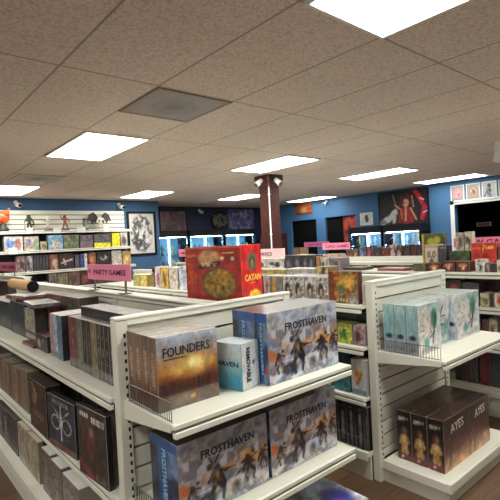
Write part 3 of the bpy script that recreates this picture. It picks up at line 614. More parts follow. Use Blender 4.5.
def endcap(label, x0, x1, y1, ztop, zs, depth, deckfront, zdeck, fences=()):
    """end display: slatted panel between two slotted posts, shelves towards -Y, boxed base"""
    xc = (x0+x1)/2; t = empty('endcap_shelving', (xc, y1, 0)); tag(t, label, 'shelving'); o = (xc, y1)
    def L(m):
        m.v = [(p[0]-o[0], p[1]-o[1], p[2]) for p in m.v]; return m
    m = MB(); slat_boards(m, x0+.05, x1-.05, y1+.012, y1+.036, zdeck, ztop-.035, .084, .011); m.box(x0+.05, x1-.05, y1+.037, y1+.042, zdeck, ztop-.035, 1); obj('end_panel', L(m), [WHITE, SLOT], t)  # black backing sheet deepens the shade in the panel grooves
    for x in (x0, x1-.05):
        m = MB(); m.box(x, x+.05, y1, y1+.05, 0, ztop-.012, bev=.003); u = obj('upright', L(m), WHITE, t)
        m = MB(); xs = x+.036 if x == x0 else x+.014; slots(m, xs-.0045, xs+.0045, y1-.0008, y1+.002, .12, ztop-.05, .034); obj('slot_strip', L(m), SLOT, u)
    m = MB(); m.box(x0, x1, y1-.004, y1+.05, ztop-.012, ztop, bev=.003); m.box(x0+.05, x1-.05, y1, y1+.045, ztop-.034, ztop-.0125); obj('top_rail', L(m), WHITE2, t)
    for k, z in enumerate(zs):
        yf = y1-depth; m = MB(); m.box(x0+.02, x1-.002, yf, y1-.001, z-.022, z, bev=.002); s = obj('shelf', L(m), WHITE, t)
        r = rail(s, 'x', x0+.02, x1-.002, yf, z, -1)
        for v in r.data.vertices: v.co.x -= o[0]; v.co.y -= o[1]
        for x in (x0+.018, x1-.009):
            m = MB()
            P = [(y1-.001, z-.002), (yf+.01, z-.002), (yf+.01, z-.03), (y1-.001, z-.075)]
            m.quad([(x, p[0], p[1]) for p in P]); m.quad([(x+.006, p[0], p[1]) for p in P][::-1])
            for a, b in zip(P, P[1:]+P[:1]): m.quad([(x, *a), (x+.006, *a), (x+.006, *b), (x, *b)])
            obj('bracket', L(m), WHITE, s)
        if k in fences:
            fence(s, (x0+.027-o[0], -.03, 0), (x0+.027-o[0], -depth+.012, 0), z, .07, 22)
    m = MB(); m.box(x0+.03, x1-.01, deckfront, y1, zdeck-.03, zdeck, bev=.005); obj('base_deck', L(m), WHITE2, t)
    m = MB()
    m.box(x0+.036, x0+.05, deckfront+.02, y1, 0.0, zdeck-.03); m.box(x1-.033, x1-.018, deckfront+.02, y1, 0.0, zdeck-.03); m.box(x0+.05, x1-.018, deckfront+.012, deckfront+.027, 0.0, zdeck-.03)
    obj('kick_plate', L(m), WHITE, t)
    m = MB(); m.box(x0+.0315, x1-.008, deckfront-.016, deckfront, zdeck-.05, zdeck+.003, bev=.004); m.box(x0+.018, x0+.031, deckfront-.016, y1-.002, zdeck-.05, zdeck+.003, bev=.003); obj('deck_trim', L(m), WHITE2, t)
    return t
endcap('end display of the near white shelving, stocked with the large snowy mountain boxes', .735, 1.712, 1.70, 1.222, (.895, .50), .365, 1.23, .17, (0, 1))
gondola('long near white shelving run with books and game cases on its left side', .735, 1.735, [1.753, 2.76, 3.77, 4.78, 5.25], 1.22, (.895, .485), (.895, .485), .645, 1.80, .19)
endcap('end display of the middle white shelving with teal and dark brown boxes', 2.31, 3.232, 1.60, 1.222, (.80,), .41, 1.19, .132, (0,))
gondola('long middle white shelving run beyond the aisle, white boxed sets on its top shelf', 2.275, 3.225, [1.653, 2.66, 3.67, 4.68, 5.60], 1.22, (1.075, .82, .51), (1.0, .6), 2.272, 3.30, .175)
gondola('right hand white shelving run with red boxes and the pink sign on top', 3.75, 4.62, [.9, 1.9, 2.9, 3.9, 4.9, 5.9, 6.9], 1.22, (1.155, .875, .57), (.9, .5), 3.75, 4.65, .21, back=SHELFDARK)
gondola('far white shelving run whose plain cream board shows behind the middle run', 5.30, 5.90, [2.3, 3.3, 4.3, 5.3, 6.3], 1.165, (1.14, .8, .5), (1.14, .6), 5.28, 5.92, .18)
gondola('farthest white shelving run before the blue right wall doorways', 6.75, 7.35, [4.0, 5.0, 6.0, 7.0, 8.0], 1.165, (1.14, .6), (1.14, .6), 6.72, 7.38, .18)
gondola('small white shelving run at the left edge under a pink sign', 1.30, 1.70, [5.95, 6.8, 7.6], 1.22, (.95, .6), (.95, .6), 1.28, 1.72, .18, right=False)
# wall shelving on the left wall
t = empty('wall_shelving', (2.2, 8.8, 0)); tag(t, 'slatted white wall display with long shelves of boxes and figurines on the blue wall', 'shelving')
def Lw(m): m.v = [(p[0]-2.2, p[1]-8.8, p[2]) for p in m.v]; return m
m = MB(); slat_boards(m, .2, 4.11, 8.762, 8.779, 1.90, 2.285, .086, .014); obj('slat_panel', Lw(m), WHITE, t)
m = MB(); m.box(.2, 4.11, 8.78, 8.797, .15, 2.28); obj('back_panel', Lw(m), SHELFDARK, t)  # dark sheet carries the shade in the slat grooves and between shelves
for z, yf in ((1.90, 8.47), (1.56, 8.40), (1.195, 8.40), (.87, 8.38)):
    m = MB(); m.box(.2, 4.13, yf, 8.76, z-.02, z, bev=.002); s = obj('shelf', Lw(m), WHITE, t)
    r = rail(s, 'x', .2, 4.13, yf, z, -1)
    for v in r.data.vertices: v.co.x -= 2.2; v.co.y -= 8.8
m = MB(); m.box(.2, 4.13, 8.36, 8.775, .02, .2, bev=.004); obj('base_deck', Lw(m), WHITE2, t)
r = random.Random(2)
for k, (px, z, yf) in enumerate(((29.5, 1.90, 8.45), (57, 1.90, 8.45), (81, 1.90, 8.45), (106, 1.90, 8.45), (13, 1.56, 8.38))):
    x = Xat(px, yf, z); m = MB(); w = .05+.015*(k % 3); m.box(x-w, x+w, yf-.012, yf-.006, z-.05, z+.055); tag(obj('price_card', m, TRIMW), 'white price card on the figurine shelf, ' + ('below the dark hooded figurine', 'left of the reddish figurine', 'below the small dark figurine', 'below the winged figurine', 'on the second wall shelf by the pale boxes')[k], 'price card')
# display cabinets
def figure(m, x, y, z, h, r, mi=0):
    s = h
    m.lathe([(.001, 0), (.2*s, .01*s), (.2*s, .05*s), (.12*s, .06*s)], (x, y, z), 12, mi)
    for sg in (-1, 1): m.tube((x+sg*.07*s, y, z+.05*s), (x+sg*.05*s, y, z+.45*s), .05*s, .07*s, 8, mi)
    m.ball((x, y, z+.58*s), .13*s, mi, 1, .8, 1.4, 10); m.ball((x, y, z+.86*s), .11*s, mi, 1, 1, 1.15, 10)
    for sg in (-1, 1): m.tube((x+sg*.12*s, y, z+.68*s), (x+sg*(.2+.1*r.random())*s, y-.05*s, z+(.4+.4*r.random())*s), .05*s, .03*s, 8, mi)
FIGC = [mat('figure_%d' % i, c, .5, var=.25, scale=30) for i, c in enumerate(((190, 186, 180), (150, 60, 54), (70, 80, 110), (196, 160, 90), (60, 110, 100), (210, 206, 214)))]
FIGW = ('pale', 'dull red', 'slate blue', 'golden', 'sea green', 'silvery white')
def cabinet(x, y, rz, w, d, h, label, where, header=.15, shelves=(.55, .95, 1.3)):
    t = empty('display_cabinet', (x, y, 0), rz); tag(t, label, 'display cabinet'); a, b = w/2, d/2
    m = MB(); m.box(-a, a, -b, b, .02, .30, bev=.004); obj('base', m, BLACK, t)
    m = MB(); m.box(-a, a, -b, b, h-header, h, bev=.004); obj('header', m, BLACK, t)
    m = MB(); m.box(-a+.02, a-.02, b-.015, b, .30, h-header); obj('back_panel', m, CASEB, t)
    m = MB()
    for sx in (-1, 1):
        for sy in (-1, 1): m.box(sx*a-.02*(sx > 0), sx*a+.02*(sx < 0), sy*b-.02*(sy > 0), sy*b+.02*(sy < 0), .30, h-header)
    obj('frame', m, BLACK, t)
    m = MB(); m.box(-a+.021, a-.021, -b+.006, -b+.010, .301, h-header-.001); obj('glass_front', m, GLASS, t)
    for sx in (-1, 1): m = MB(); m.box(sx*(a-.008)-.002, sx*(a-.008)+.002, -b+.021, b-.021, .301, h-header-.001); obj('glass_side', m, GLASS, t)
    for z in shelves: m = MB(); m.box(-a+.022, a-.022, -b+.03, b-.02, z-.008, z); obj('glass_shelf', m, GLASS, t)
    for sx in (-1, 1): m = MB(); m.box(sx*a*.45-.008, sx*a*.45+.008, b-.03, b-.018, .32, h-header-.02); obj('led_strip', m, LED, t)
    m = MB(); m.box(-a+.06, a-.06, -b+.03, -b+.045, h-header-.015, h-header-.002); obj('led_strip', m, LED, t)
    c, s_ = math.cos(rz), math.sin(rz); rr = random.Random(int(x*100+y*10)); names = ('lower glass shelf', 'middle glass shelf', 'upper glass shelf')
    for zi, z in enumerate(shelves):
        if z < .9: continue
        n = max(3, int(w/.17))
        for k in range(n):
            lx = -a+.13+(w-.26)*k/(n-1); ly = -.03+.06*rr.random(); m = MB(); k2 = rr.randrange(6); figure(m, 0, 0, 0, .17+.1*rr.random(), rr)
            tag(obj('figurine', m, FIGC[k2], None, (x+c*lx-s_*ly, y+s_*lx+c*ly, z+FILL), rz), '%s figurine, %s from left on %s, %s' % (FIGW[k2], ('first', 'second', 'third', 'fourth', 'fifth', 'sixth')[k], names[zi], where), 'figurine', 'figurines in lit cabinets')
for i, (x, lb, wh) in enumerate(((5.50, 'lit glass display cabinet at the blue wall corner, behind the yellow boxes', 'corner lit cabinet'), (6.60, 'lit glass display cabinet hidden behind the large red box', 'lit cabinet behind red box'), (7.70, 'lit glass display cabinet on the navy wall just left of the pillar', 'lit cabinet left of pillar'))):
    cabinet(x, 9.60, 0, 1.04, .45, 1.88, lb, wh)
cabinet(8.72, 6.02, -PI/2, .86, .42, 1.72, 'lit glass display cabinet right of the doorways on the blue wall', 'cabinet right of doorways')
cabinet(8.72, 5.12, -PI/2, .86, .42, 1.72, 'lit glass display cabinet below the large red poster', 'cabinet below red poster')

# ------------------------------------------------------------------ near end display
Z1, Z2 = .895+FILL, .50+FILL
FR_W, FR_H = .43, .285
def frost_box(label, x, y, z, d=.15, w=FR_W, h=FR_H, title=True, group='large snowy mountain game boxes'):
    o = game_box(label, (x, y, z), w, d, h, 0, a_frost, a_frost_spine, (72, 66, 78), m=WRAP, group=group, res=(72, 56, 24), amt=.12)
    if title: lettering('FROSTHAVEN', w*.6, h*.11, INKB, o, (w*.03, -d/2-.0012, h*.765), 'front', bold=.02)
    lettering('FROSTHAVEN', h*.72, d*.15, INKP, o, (-w/2-.0012, -d*.02, h*.5), 'left', 'down')
    return o
frost_box('large snowy mountain box standing in front on the upper end shelf, beside pale blue box', 1.468, 1.418, Z1, .082, .448, .30)
frost_box('snowy mountain box behind the front one on the upper end shelf, blue spine showing', 1.468, 1.534, Z1, .145, .448, .30, False)
frost_box('snowy mountain box at the left of the lower end shelf, its blue spine showing', 1.020, 1.50, Z2, .2)
frost_box('snowy mountain box at the right of the lower end shelf, spine hidden by its twin', 1.466, 1.50, Z2, .2)
FC = ['front box of the sunset town stack, title and golden sky showing', 'second box back in the sunset town stack on the upper end shelf', 'third box back in the sunset town stack on the upper end shelf', 'rearmost box of the sunset town stack against the slatted panel']
for k, lb in enumerate(FC):
    def fside(U, V, k=k):
        c = ramp(V*.9+.3*fbm(U, V, 3, 21+k), [(112, 84, 62), (132, 92, 62), (106, 74, 58), (150, 116, 88), (138, 108, 88), (112, 92, 80)])
        return over(over(c, letters(V, U, .35, .8, .3, .7, 7, k)*.7, (206, 190, 172)), (U < .05)*.7, (70, 50, 40))
    o = game_box(lb, (.908+.002*k, 1.452+.0625*k+.03, Z1), .268, .058, .272, 0, a_founders if k == 0 else (130, 110, 96), fside, a_mix([(120, 112, 104), (206, 200, 190), (160, 150, 140)], 31+k, 4), group='sunset town game boxes', m=WRAP, cell=.005, amt=.28)
    if k == 0: lettering('FOUNDERS', .205, .034, INK, o, (-.006, -.0305, .212), 'front', bold=.005); m = MB(); m.box(-.108, -.012, -.0302, -.0295, .184, .187); obj('title_rule', m, INK, o)
o = game_box('pale blue box standing slightly turned between the sunset town boxes and the snowy mountain box', (1.167, 1.494, Z1), .115, .15, .19, math.radians(12), a_havenw, a_haven, (206, 218, 224), cell=.006, amt=.12)
lettering('HAVEN', .115, .02, INKB, o, (-.0587, .0, .105), 'left'); lettering('REMOVABLE', .14, .026, INKB, o, (-.015, -.0762, .1), 'front', 'down')
def jumble(U, V): return over(over(a_mix([(206, 208, 214), (224, 224, 226), (150, 160, 178), (196, 200, 210)], 43, 4)(U, V), blob(U, V, .75, .35, .2, .3, .4), (66, 70, 150)), blob(U, V, .7, .25, .08, .12, .4), (150, 60, 150))
game_box('white box with blue and purple art lying on the base of the near end display', (1.50, 1.39, .17+FILL), .40, .28, .125, 0, (200, 202, 208), (190, 192, 200), jumble, cell=.008, amt=.3)
# red island game on top of the near end rail
o = game_box('large red and gold island game box standing tall behind the near end display rail', (1.497, 1.991, 1.1904), .18, .392, .293, math.radians(13), a_island_side, a_island, (206, 92, 80), cell=.006, m=WRAP, edge=(226, 110, 90), amt=.4)
game_box('plain white carton under the large red island box, behind the near end display', (1.497, 1.991, .895+FILL), .16, .34, .293, math.radians(13), (206, 204, 196), (200, 198, 190), (214, 212, 206), cat='carton', name='carton')
lettering('CATAN', .14, .034, INKY, o, (.004, -.1972, .121), 'front', bold=.03)

# ------------------------------------------------------------------ middle end display
ZA = .80+FILL; k = 0
TL = [('front', 'second', 'rearmost'), ]
for gi, (x, w, yf, art, gname) in enumerate(((2.482, .262, 1.335, a_teal, 'left'), (2.725, .205, 1.385, a_teal2, 'middle'), (3.02, .33, 1.35, a_teal, 'right'))):
    for k in range(3):
        dd = .072 if gi != 1 else .06
        def ts(U, V, k=k, gi=gi):
            c = ramp(.7*V+.4*fbm(U, V, 4, 70+k+5*gi), [(176, 178, 192), (142, 176, 182), (130, 174, 178), (170, 200, 200)] if gi == 0 else [(206, 176, 186), (206, 210, 214), (186, 196, 204), (214, 214, 214)])
            return over(teal_spine(c, U, V), ((U < .06)*.7), (206, 212, 212))
        o = game_box('%s box of the %s teal and white stack on the middle end display shelf' % (('front', 'second', 'rearmost')[k], gname), (x, yf+(dd+.004)*k+dd/2, ZA), w, dd, .285+.004*(gi == 2), 0, art if k == 0 else (170, 190, 190), ts, a_mix([(196, 204, 204), (150, 180, 180), (222, 224, 222)], 60+k+gi, 4), group='teal and white game boxes', m=WRAP, cell=.007, amt=.25)
ZB = .132+FILL
for gi, (x, w, gname) in enumerate(((2.5825, .322, 'left'), (2.888, .28, 'right'))):
    for k in range(3):
        y = 1.298+.1*k
        def ds(U, V, k=k): return doll(ramp(V+.15*fbm(U, V, 5, 44+k), [(96, 40, 42), (60, 38, 38), (54, 42, 40), (40, 30, 32), (34, 28, 30)]), U, V)
        o = game_box('%s box of the %s dark brown stack with pale doll spines, low display base' % (('front', 'second', 'rearmost')[k], gname), (x, y, ZB), w, .096, .30, 0, a_ember if k == 0 else (70, 46, 42), ds, a_mix([(44, 32, 32), (84, 54, 48), (56, 38, 38), (176, 116, 90)], 23+k+4*gi, 4), amt=.4, group='dark brown game boxes with a pale doll', m=WRAP, cell=.008)  # palest colour in the tops stands for shine on the wrap
        if k == 0: lettering('AYES', w*.5, .05, INKW, o, (0, -.0496, .235), 'front', tilt=.06, bold=0)

# ------------------------------------------------------------------ left side of the near run
X1s, zt = .80, .895
def isp(c, s, foot=(120, 118, 112)): return a_spine(c, s, (150, 146, 138), foot)
COL9 = [((122, 62, 66), 'maroon'), ((112, 116, 96), 'olive grey'), ((54, 58, 52), 'black green'), ((62, 52, 44), 'dark brown'), ((138, 118, 92), 'tan'), ((66, 60, 50), 'umber'), ((48, 46, 48), 'charcoal'), ((40, 38, 42), 'black'), ((52, 48, 48), 'dark grey')]
px9 = [69, 77.5, 82.5, 87, 91.5, 97, 101, 105, 109.5, 113.5]
its = [(px9[i], px9[i+1], .262, '%s game case, %s from the far end of the tight row near the post' % (nm, ('first', 'second', 'third', 'fourth', 'fifth', 'sixth', 'seventh', 'eighth', 'ninth')[i]), isp(c, i), isp(c, i+20), (150, 148, 142), dict(d=.27, name='game_case', cat='game case')) for i, (c, nm) in enumerate(COL9)]
list(aisle_row(X1s, zt, its, cell=.008))
def orangepop(U, V): return over(over(a_mix([(26, 26, 32), (40, 40, 46), (22, 22, 28)], 3, 4)(U, V), blob(U, V, .6, .72, .22, .16, .4), (226, 104, 50)), blob(U, V, .62, .5, .28, .14, .4), (196, 186, 180))
list(aisle_row(X1s, zt, [
    (50, 53.5, .25, 'pale pink book left of the white and blue books on the near top shelf', isp((186, 150, 156), 31), (170, 140, 146), (214, 208, 206), dict(d=.2, name='book', cat='book')),
    (53.5, 57.5, .25, 'white and pale blue book between the pink book and the steel blue one', isp((176, 190, 206), 32), (170, 180, 190), (220, 216, 214), dict(d=.2, name='book', cat='book')),
    (57.5, 62, .25, 'steel blue book whose black side shows an orange burst', a_mix([(74, 100, 136), (110, 140, 170), (52, 70, 104)], 33, 4), orangepop, (214, 208, 206), dict(d=.22, name='book', cat='book')),
    (36, 47, .10, 'small dark box with maroon top lying in the gap of the near top shelf', a_cover([(30, 28, 32), (60, 54, 56)], 34, (176, 170, 166)), (36, 32, 36), (78, 40, 46), dict(d=.14)),
    (22, 33, .018, 'flat maroon card pack lying near the edge of the near top shelf', (110, 62, 58), (100, 54, 52), a_mix([(120, 66, 60), (90, 48, 48), (150, 100, 88)], 35, 4), dict(d=.09, dx=-.02, cat='card pack', name='card_pack')),
    (25, 35, .22, 'beige box with a black and white foot, left of the yellow spine', lambda U, V: over(over(a_mix([(150, 142, 128), (172, 162, 146)], 36, 4)(U, V), band(V, .0, .3), (36, 34, 34)), band(V, .06, .22), (166, 160, 152)), (60, 56, 52), (150, 146, 138), dict(d=.08, dx=.05)),
    (11, 24.5, .245, 'black box with a silvery edge left of the beige box on the near top shelf', a_mix([(36, 36, 38), (60, 60, 60), (30, 30, 34)], 37, 4), (44, 44, 46), (110, 106, 100), dict(d=.09, dx=.05)),
    (0, 10.5, .22, 'dark green black box at the left edge on the near top shelf', a_mix([(34, 40, 40), (56, 62, 60), (28, 32, 34)], 38, 4), (40, 42, 42), (96, 92, 88), dict(d=.16, dx=.06)),
    (-10, -.5, .22, 'dark box mostly cut off by the left edge on the near top shelf', (40, 42, 44), (40, 42, 44), (96, 92, 88), dict(d=.16, dx=.06)),
    (36, 41, .24, 'pale yellow spine standing behind the small dark box', isp((196, 184, 130), 39, None), (150, 140, 110), (200, 196, 180), dict(d=.075, dx=.137, name='book', cat='book')),
    (41, 46, .24, 'dark brown spine right of the pale yellow one on the near top shelf', isp((92, 66, 54), 40, None), (80, 60, 50), (150, 140, 130), dict(d=.075, dx=.137, name='book', cat='book')),
    (46, 50, .25, 'reddish spine behind the pale pink book on the near top shelf', isp((150, 86, 80), 41, None), (120, 70, 66), (190, 180, 170), dict(d=.075, dx=.137, name='book', cat='book'))], cell=.01))
RB = [((40, 50), (112, 66, 60), 'rust red'), ((50, 60), (70, 76, 64), 'moss green'), ((60, 70), (90, 72, 66), 'brown'), ((70, 80), (62, 56, 58), 'dark grey')]
back = list(aisle_row(1.02, zt, [(a, b, .215, '%s box standing in the near top shelf back row, under lying boxes' % nm, c, c, (110, 104, 98), dict(d=.12)) for (a, b), c, nm in RB]))
list(aisle_row(1.018, zt+.217, [(47, 61, .085, 'rust red box lying on the back row, left of the mottled green one', a_mix([(96, 56, 54), (130, 84, 76), (70, 50, 50)], 42, 4, 2), (90, 58, 54), (132, 118, 108), dict(d=.13)),
                              (61.5, 79, .085, 'mottled green box lying on the back row, behind the flat black box', a_mix([(72, 80, 66), (110, 104, 88), (56, 54, 50), (120, 76, 66)], 43, 4, 2), (64, 58, 54), (146, 132, 122), dict(d=.13))], cell=.01))
game_box('flat black box with grey top lying on the tight row of game cases', (.905, 2.10, zt+.263), .56, .115, .05, -PI/2, a_spine((44, 42, 42), 44, (96, 92, 88), None, True), (50, 48, 48), a_mix([(84, 82, 80), (130, 128, 124), (60, 58, 58)], 45, 3), cell=.012)
# stack of magazines and the cardboard tube
for k, (y, x, w, d, rz, c, lb) in enumerate(((3.72, .98, .36, .28, -1.45, (120, 70, 66), 'reddish magazine pile under the cardboard tube at the left edge'), (3.29, .905, .36, .17, -1.65, (92, 90, 98), 'grey glossy magazine pile sliding down right of the cardboard tube'), (3.95, 1.0, .40, .28, -1.6, (176, 150, 120), 'tan magazine pile at the far left under the tube'))):
    game_box(lb, (x, y, zt+(.272, .247, .247)[k]), w, d, .024, rz, a_spine(c, 50+k, (206, 200, 196), None, True), a_spine(c, 53+k, (200, 196, 190), None, True), a_mix([c, (200, 196, 192), (70, 60, 64), (150, 140, 150)], 56+k, 3), cat='magazine', name='magazine_pile', cell=.015, bev=.001)
t = empty('cardboard_tube', (1.0, 3.83, 1.2375)); m = MB(); m.tube((0, 0, 0), (.02, .72, 0), .045, n=24, caps=False); obj('tube', m, KRAFT, t)
m = MB(); m.tube((0, -.006, 0), (0, .012, 0), .043, n=24); obj('end_cap', m, BLACK, t); tag(t, 'brown cardboard tube with a black end lying on the magazines', 'cardboard tube')
# middle shelf of the left side
zm = .485
tan = [(118, 94, 76), (132, 108, 88), (104, 82, 68), (140, 118, 98), (112, 88, 74)]
list(aisle_row(.74, zm, [(-1+4.6*i, 3.4+4.6*i, .255-.006*(i % 2), '%s book in the brown row at the left edge, %s from the left' % (('tan', 'light tan', 'cocoa', 'sand', 'brown')[i], ('first', 'second', 'third', 'fourth', 'fifth')[i]), a_spine(c, 60+i, (80, 64, 54), None), c, (120, 110, 100), dict(d=.2, name='book', cat='book')) for i, c in enumerate(tan)] + [
    (22, 28, .265, 'pale brown spine beside the large brown cover on the near middle shelf', a_spine((128, 112, 96), 66, (96, 80, 66)), (120, 104, 88), (130, 120, 110), dict(d=.08, name='book', cat='book'))], cell=.01))
def cov1(U, V):
    c = a_mix([(36, 28, 26), (74, 56, 46), (50, 38, 35), (92, 70, 56)], 67, 4)(U, V); c = over(c, blob(U, V, .3, .62, .14, .12, .4), (150, 118, 92)); c = over(c, seg(U, V, .2, .9, .45, .72, .05), (150, 120, 96))
    c = over(c, letters(U, V, .25, .85, .3, .42, 5, 2)*.7, (176, 160, 146)); return over(c, letters(U, V, .1, .6, .14, .2, 7, 5)*.5, (150, 140, 130))
def cov2(U, V):
    c = a_mix([(28, 33, 42), (56, 64, 76), (38, 44, 54)], 68, 5)(U, V); c = over(c, seg(U, V, .5, .2, .5, .85, .02), (190, 196, 204))
    for s in (-1, 1): c = over(c, seg(U, V, .5, .6, .5+s*.3, .8, .016), (150, 160, 170)); c = over(c, np.abs(np.hypot((U-.5-s*.2)*.8, V-.5)-.13) < .015, (160, 170, 180))
    c = over(c, letters(U, V, .2, .8, .86, .93, 6, 3)*.6, (176, 180, 190)); return over(c, band(V, .02, .12), (134, 96, 88))
def cov3(U, V):
    c = a_mix([(40, 33, 31), (72, 60, 54), (52, 43, 40)], 69, 4)(U, V); c = over(c, blob(U, V, .45, .5, .16, .24, .5), (104, 58, 54)); c = over(c, blob(U, V, .5, .68, .07, .07, .4), (120, 100, 90)); c = over(c, seg(U, V, .0, .16, .5, .02, .05), (140, 60, 54))
    c = over(c, letters(U, V, .1, .42, .86, .92, 4, 1), (196, 188, 178)); c = over(c, letters(U, V, .5, .95, .8, .9, 5, 2), (206, 198, 188)); return over(c, letters(U, V, .6, .95, .04, .12, 3, 6)*.7, (150, 150, 150))
list(aisle_row(.716, zm, [
    (29.5, 46.5, .285, 'large brown cover with a faint pale face, third cover from the near post', cov1, (36, 30, 30), (54, 48, 46), dict(d=.08, dx=-.012, cat='book', name='book')),
    (50.5, 72.5, .27, 'dark blue grey cover with a silver ornate sword, between two brown covers', cov2, (24, 26, 32), (40, 42, 48), dict(d=.035, tilt=.08, cat='book', name='book')),
    (80, 105, .315, 'dark brown cover with a red corner, nearest the post on the middle shelf', cov3, (30, 28, 30), (46, 42, 42), dict(d=.028, tilt=.07, cat='book', name='book')),
    (107.5, 118, .30, 'purple and tan box squeezed beside the near corner post on the middle shelf', a_mix([(92, 80, 96), (120, 104, 98), (150, 130, 110)], 70, 4, .5), (110, 100, 104), (96, 88, 90), dict(d=.1, dx=.10))], cell=.007))
list(aisle_row(1.0, zm, [(46, 62, .34, 'black box in the back row behind the silver sword cover', (24, 22, 22), (24, 22, 22), (34, 32, 32), dict(d=.14)), (62, 78, .35, 'charcoal box in the back row behind the gap of the middle shelf', (24, 22, 22), (24, 22, 22), (34, 32, 32), dict(d=.14)),
                        (80, 104, .36, 'dark grey box in the back row behind the red cornered cover', (24, 22, 22), (24, 22, 22), (34, 32, 32), dict(d=.14)), (24, 45, .33, 'dark box in the back row behind the large brown cover', (24, 22, 22), (24, 22, 22), (34, 32, 32), dict(d=.14)), (-8, 23, .33, 'dark wide box in the back row behind the brown books', (24, 22, 22), (24, 22, 22), (34, 32, 32), dict(d=.14))]))  # back row boxes, near black to deepen the shade in the shelf gaps
# base deck of the left side
zb = .19
list(aisle_row(.69, zb, [
    (-3, 2.6, .23, 'black box at the left edge on the near base shelf', a_spine((34, 32, 36), 80), (32, 30, 34), (50, 48, 48), dict(d=.2)),
    (3, 8.5, .23, 'black ring bound book second from the left on the near base shelf', a_spine((44, 40, 44), 81), (38, 36, 38), (60, 56, 56), dict(d=.2, name='book', cat='book')),
    (9, 17, .24, 'dark plum box on the near base shelf beside the plain tan boards', a_mix([(44, 36, 42), (70, 58, 62), (36, 30, 34)], 82, 4), (40, 34, 38), (66, 60, 60), dict(d=.2)),
    (18, 27.5, .24, 'plain tan board on the near base shelf, left of its pair', a_mix([(150, 138, 118), (172, 160, 140)], 83, 3), (140, 128, 110), (190, 180, 160), dict(d=.03, name='board', cat='board')),
    (28, 39, .24, 'plain tan board on the near base shelf, right of its pair', a_mix([(158, 148, 126), (180, 168, 146)], 84, 3), (140, 128, 110), (190, 180, 160), dict(d=.03, name='board', cat='board')),
    (42, 51, .235, 'white topped grey box, farthest of three on the near base shelf', a_spine((110, 102, 94), 85, (150, 144, 136)), (120, 112, 104), (206, 206, 208), dict(d=.17)),
    (51.5, 62, .225, 'white topped grey box, middle of three on the near base shelf', a_spine((120, 110, 102), 86, (156, 150, 140)), (126, 118, 110), (212, 212, 214), dict(d=.17)),
    (63, 80, .215, 'white topped grey box, nearest of three on the near base shelf', a_spine((136, 126, 116), 87, (160, 152, 144)), (140, 132, 122), (216, 216, 214), dict(d=.17))], cell=.01))

# ------------------------------------------------------------------ left side of the middle run
T2 = 1.075
def portrait(s):
    def g(U, V):
        c = a_mix([(206, 200, 186), (226, 222, 210), (196, 186, 172)], s, 4)(U, V); c = over(c, band(V, .84, .97)*letters(U, V, .05, .95, .84, .95, 7, s)*.8, (96, 96, 130))
        x = .36 if s % 2 else .42; c = over(c, blob(U, V, x, .42, .27, .32, .2), (30, 26, 32)); c = over(c, blob(U, V, x+.05, .36, .13, .17, .2), (206, 176, 156)); c = over(c, seg(U, V, x-.15, .12, x+.25, .12, .1), (150, 130, 134))
        return over(c, letters(V, U, .1, .75, .74, .9, 8, s)*.7, (96, 84, 80))
    return g
def redgold(U, V):
    c = a_mix([(88, 26, 20), (146, 50, 28), (196, 140, 52), (80, 84, 60), (116, 30, 24)], 90, 5, 1.2)(U, V); c = over(c, (U < .2)*.7, (118, 30, 24)); c = over(c, blob(U, V, .62, .66, .3, .22, .4)*.7, (220, 170, 66)); c = over(c, blob(U, V, .45, .45, .1, .14, .3), (70, 110, 84))
    c = over(c, letters(U, V, .25, .9, .05, .2, 6, 4)*.7, (226, 206, 150)); return over(c, blob(U, V, .85, .12, .18, .2, .3)*.8, (150, 150, 160))
